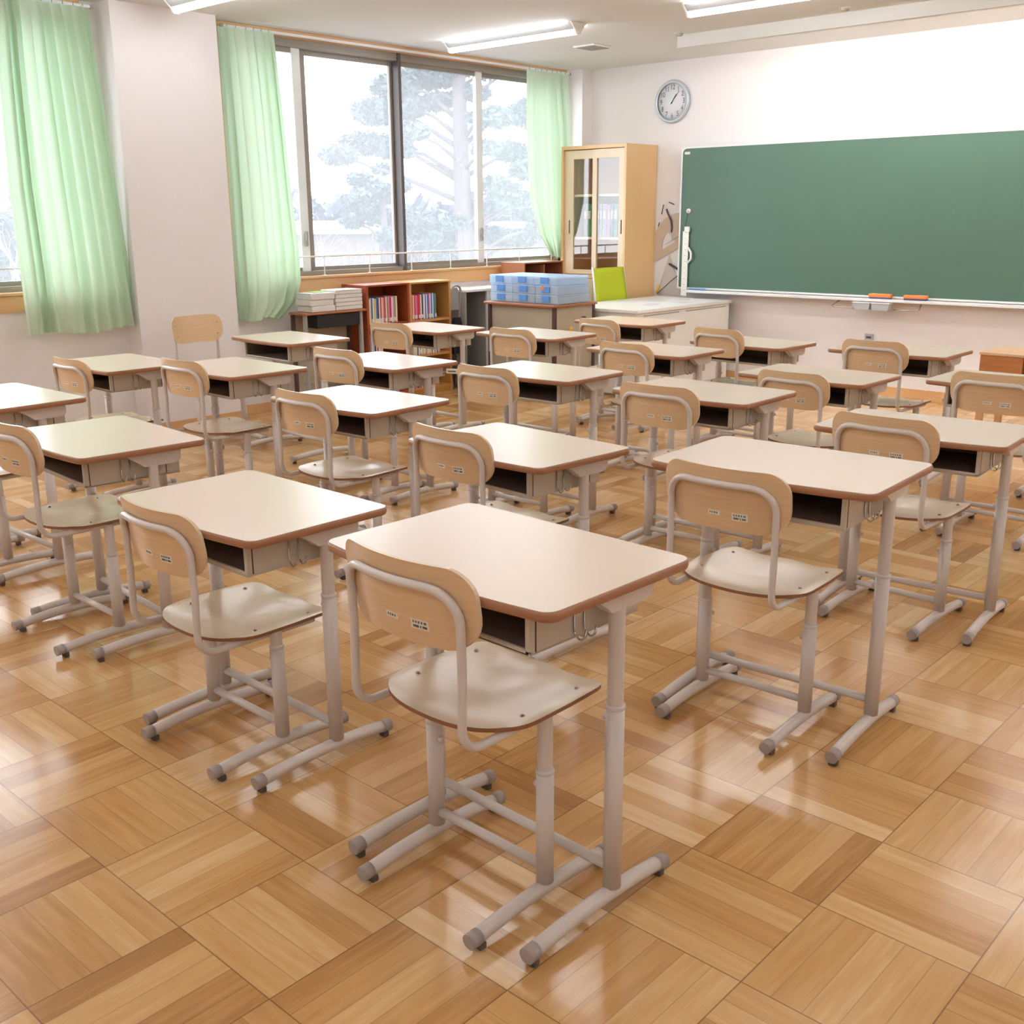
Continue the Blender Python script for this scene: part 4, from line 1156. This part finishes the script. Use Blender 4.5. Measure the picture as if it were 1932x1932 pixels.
house(-34, 41.5, 9, 6, 3.9, R(44), M['house2'], 'grey house with a snowy roof just left of the pine trunk')
house(-30, 24.5, 9, 4, 2.6, R(44), M['house'], 'low shed with a snowy roof in front of the brown house')
house(-44, 12, 10, 7, 3.8, R(70), M['house2'], 'grey house seen through the window at the left edge')
def blob(mb, c, rx, ry, rz_, n, size, rnd):
    for _ in range(n):
        a = rnd.uniform(0, 2*PI); s_ = rnd.uniform(-1, 1); q = math.sqrt(1-s_*s_); rr = rnd.random()**.35
        p = Vector((c[0]+rx*rr*q*math.cos(a), c[1]+ry*rr*q*math.sin(a), c[2]+rz_*rr*s_))
        d1 = Vector((rnd.gauss(0, 1), rnd.gauss(0, 1), rnd.gauss(0, .7))).normalized()*size*rnd.uniform(.6, 1.4)
        d2 = d1.cross(Vector((rnd.gauss(0, 1), rnd.gauss(0, 1), rnd.gauss(0, 1)))).normalized()*size*.42
        o = len(mb.v); mb.v += [tuple(p-d1), tuple(p+d2), tuple(p+d1), tuple(p-d2)]
        mb.f.append([o, o+1, o+2, o+3]); mb.sm.append(False); mb.mi.append(0)
def pine(x, y, trunk, pads, label, seed, dens=420):
    rnd = random.Random(seed)
    r_ = empty('pine_tree', (x, y, GZ), label=label, cat='tree')
    sx, sy = .707, .707
    tp = [(sx*s_, sy*s_, z-GZ) for s_, z, _ in trunk]
    tk_ = MB().tube(tp, [t[2] for t in trunk], 12)
    fo = MB()
    def tr_at(z):
        for i in range(len(trunk)-1):
            if trunk[i][1] <= z <= trunk[i+1][1]:
                t = (z-trunk[i][1])/(trunk[i+1][1]-trunk[i][1]); return trunk[i][0]+(trunk[i+1][0]-trunk[i][0])*t
        return trunk[-1][0]
    for s_, z, rad in pads:
        dp = rnd.uniform(-.8, .8)
        c = (sx*s_+sy*dp, sy*s_-sx*dp, z-GZ)
        z0 = max(trunk[0][1]+1, z-.25*abs(s_)-.3); t0 = tr_at(min(z0, trunk[-1][1]))
        a = Vector((sx*t0, sy*t0, min(z0, trunk[-1][1])-GZ)); e = Vector(c)
        mid_ = (a+e)/2+Vector((0, 0, rnd.uniform(-.1, .25)))
        tk_.tube([a, mid_, e], [.06, .035, .015], 6)
        blob(fo, c, rad, rad, rad*.5, int(dens*rad*2.6), .09, rnd)
        for _ in range(3):
            q = Vector((rnd.uniform(-1, 1), rnd.uniform(-1, 1), rnd.uniform(-.3, .3)))*rad
            blob(fo, Vector(c)+q, rad*.45, rad*.45, rad*.28, int(dens*rad*.9), .08, rnd)
    tk_.build('trunk', M['bark'], r_)
    fo.build('foliage', M['needles'], r_)
# pads: (sideways offset, height, radius) around the trunk; 1 m is about 90 px in the photo
px = 1/89.0
pads = [(a*px, 1.40+(415-b)*px, c*px) for a, b, c in (
 (-70, 175, 46), (-120, 195, 40), (-150, 235, 46), (-95, 230, 40), (-45, 215, 34), (-175, 285, 40), (-130, 290, 44), (-215, 310, 34), (-85, 275, 34), (-55, 150, 40), (-20, 170, 34),
 (40, 160, 36), (25, 205, 30), (60, 250, 34), (95, 165, 40), (120, 240, 46), (90, 300, 36), (45, 300, 26), (130, 330, 46), (60, 360, 30), (100, 390, 44), (45, 405, 26), (-15, 118, 40), (60, 110, 46), (130, 120, 50),
 (-75, 440, 30), (-45, 455, 34), (-95, 425, 24), (25, 440, 30), (60, 450, 34), (105, 455, 40), (-30, 490, 26), (-10, 425, 26), (150, 430, 44), (165, 380, 40), (-30, 60, 60), (60, 40, 60), (-110, 110, 50))]
tr0 = [(.30, GZ, .27), (.16, .2, .22), (.02, 1.2, .20), (0, 2.4, .17), (-.02, 4.0, .14), (.0, 6.2, .07)]
pine(-16, 16, tr0, pads, 'tall pine tree close outside the wide window, its trunk behind the right half', 4)
pads2 = [(a*px*1.25, 1.40+(415-b)*px*1.25, c*px*1.25) for a, b, c in ((-20, 330, 22), (-55, 350, 26), (-10, 370, 30), (-60, 390, 34), (15, 360, 20), (-30, 415, 36), (20, 420, 34), (-80, 425, 24), (0, 450, 36))]
pine(-21.5, 19.0, [(0, GZ, .16), (-.2, 0, .12), (-.3, 2.4, .05)], pads2, 'smaller pine behind the centre mullion of the wide window', 8, 300)
def bare(x, y, h_, seed, label):
    rnd = random.Random(seed); r_ = empty('bare_tree', (x, y, GZ), label=label, cat='tree')
    t = MB()
    def grow(p, d, L_, r0, lv):
        q = p+d*L_; mid_ = (p+q)/2+Vector((rnd.uniform(-1, 1), rnd.uniform(-1, 1), 0))*L_*.06
        t.tube([p, mid_, q], [r0, r0*.85, r0*.65], 5 if lv > 1 else 8, cap=False)
        if lv >= 5: return
        for _ in range(3 if lv < 4 else 2):
            nd = (d+Vector((rnd.uniform(-1, 1), rnd.uniform(-1, 1), rnd.uniform(-.2, .7)))*.75).normalized()
            grow(q, nd, L_*rnd.uniform(.6, .8), r0*.6, lv+1)
    grow(Vector((0, 0, 0)), Vector((0, 0, 1)), h_*.30, h_*.018, 0)
    t.build('branches', M['twig'], r_)
bare(-22, 17.6, 5.0, 3, 'bare tree in the lower left of the wide window')
bare(-24, 20.5, 4.6, 5, 'bare tree before the snowy roofs')
bare(-19, 20.0, 4.2, 6, 'bare tree beside the pine trunk')
bare(-20, 14.5, 5.4, 7, 'bare tree behind the left curtain edge of the wide window')
bare(-20, 8.0, 6.0, 9, 'bare tree beyond the window at the left edge')
rnd = random.Random(11)
tl = MB()
for k in range(60):
    a = R(95+k*1.35)
    d_ = rnd.uniform(70, 80)
    hgt = rnd.uniform(5.0, 6.8)
    blob(tl, (d_*math.cos(a), d_*math.sin(a), GZ+hgt*.5), 2.6, 2.6, hgt*.55, 420, .6, rnd)
tag(tl.build('tree_line', M['bush']), 'hazy line of distant trees beyond the houses', 'trees', kind='stuff')
bs_ = MB()
for k in range(16): blob(bs_, (-11.5-rnd.uniform(0, 1.5), 9.5+rnd.uniform(-1, 5), GZ+.5), .9, .9, .7, 160, .1, rnd)
tag(bs_.build('shrubs', M['bush']), 'low shrubs on the snow below the window', 'shrubs', kind='stuff')

# light guides for the window openings
for y0, y1 in ((4.42, 8.12), (.02, 3.54)):
    ld = bpy.data.lights.new('window_portal', 'AREA'); ld.shape = 'RECTANGLE'; ld.size = 1.72; ld.size_y = y1-y0
    ld.cycles.is_portal = True
    lo = bpy.data.objects.new('window_portal', ld); COL.objects.link(lo)
    lo.location = (XW-.24, (y0+y1)/2, (ZS+ZT)/2); lo.rotation_euler = (0, R(-90), 0)
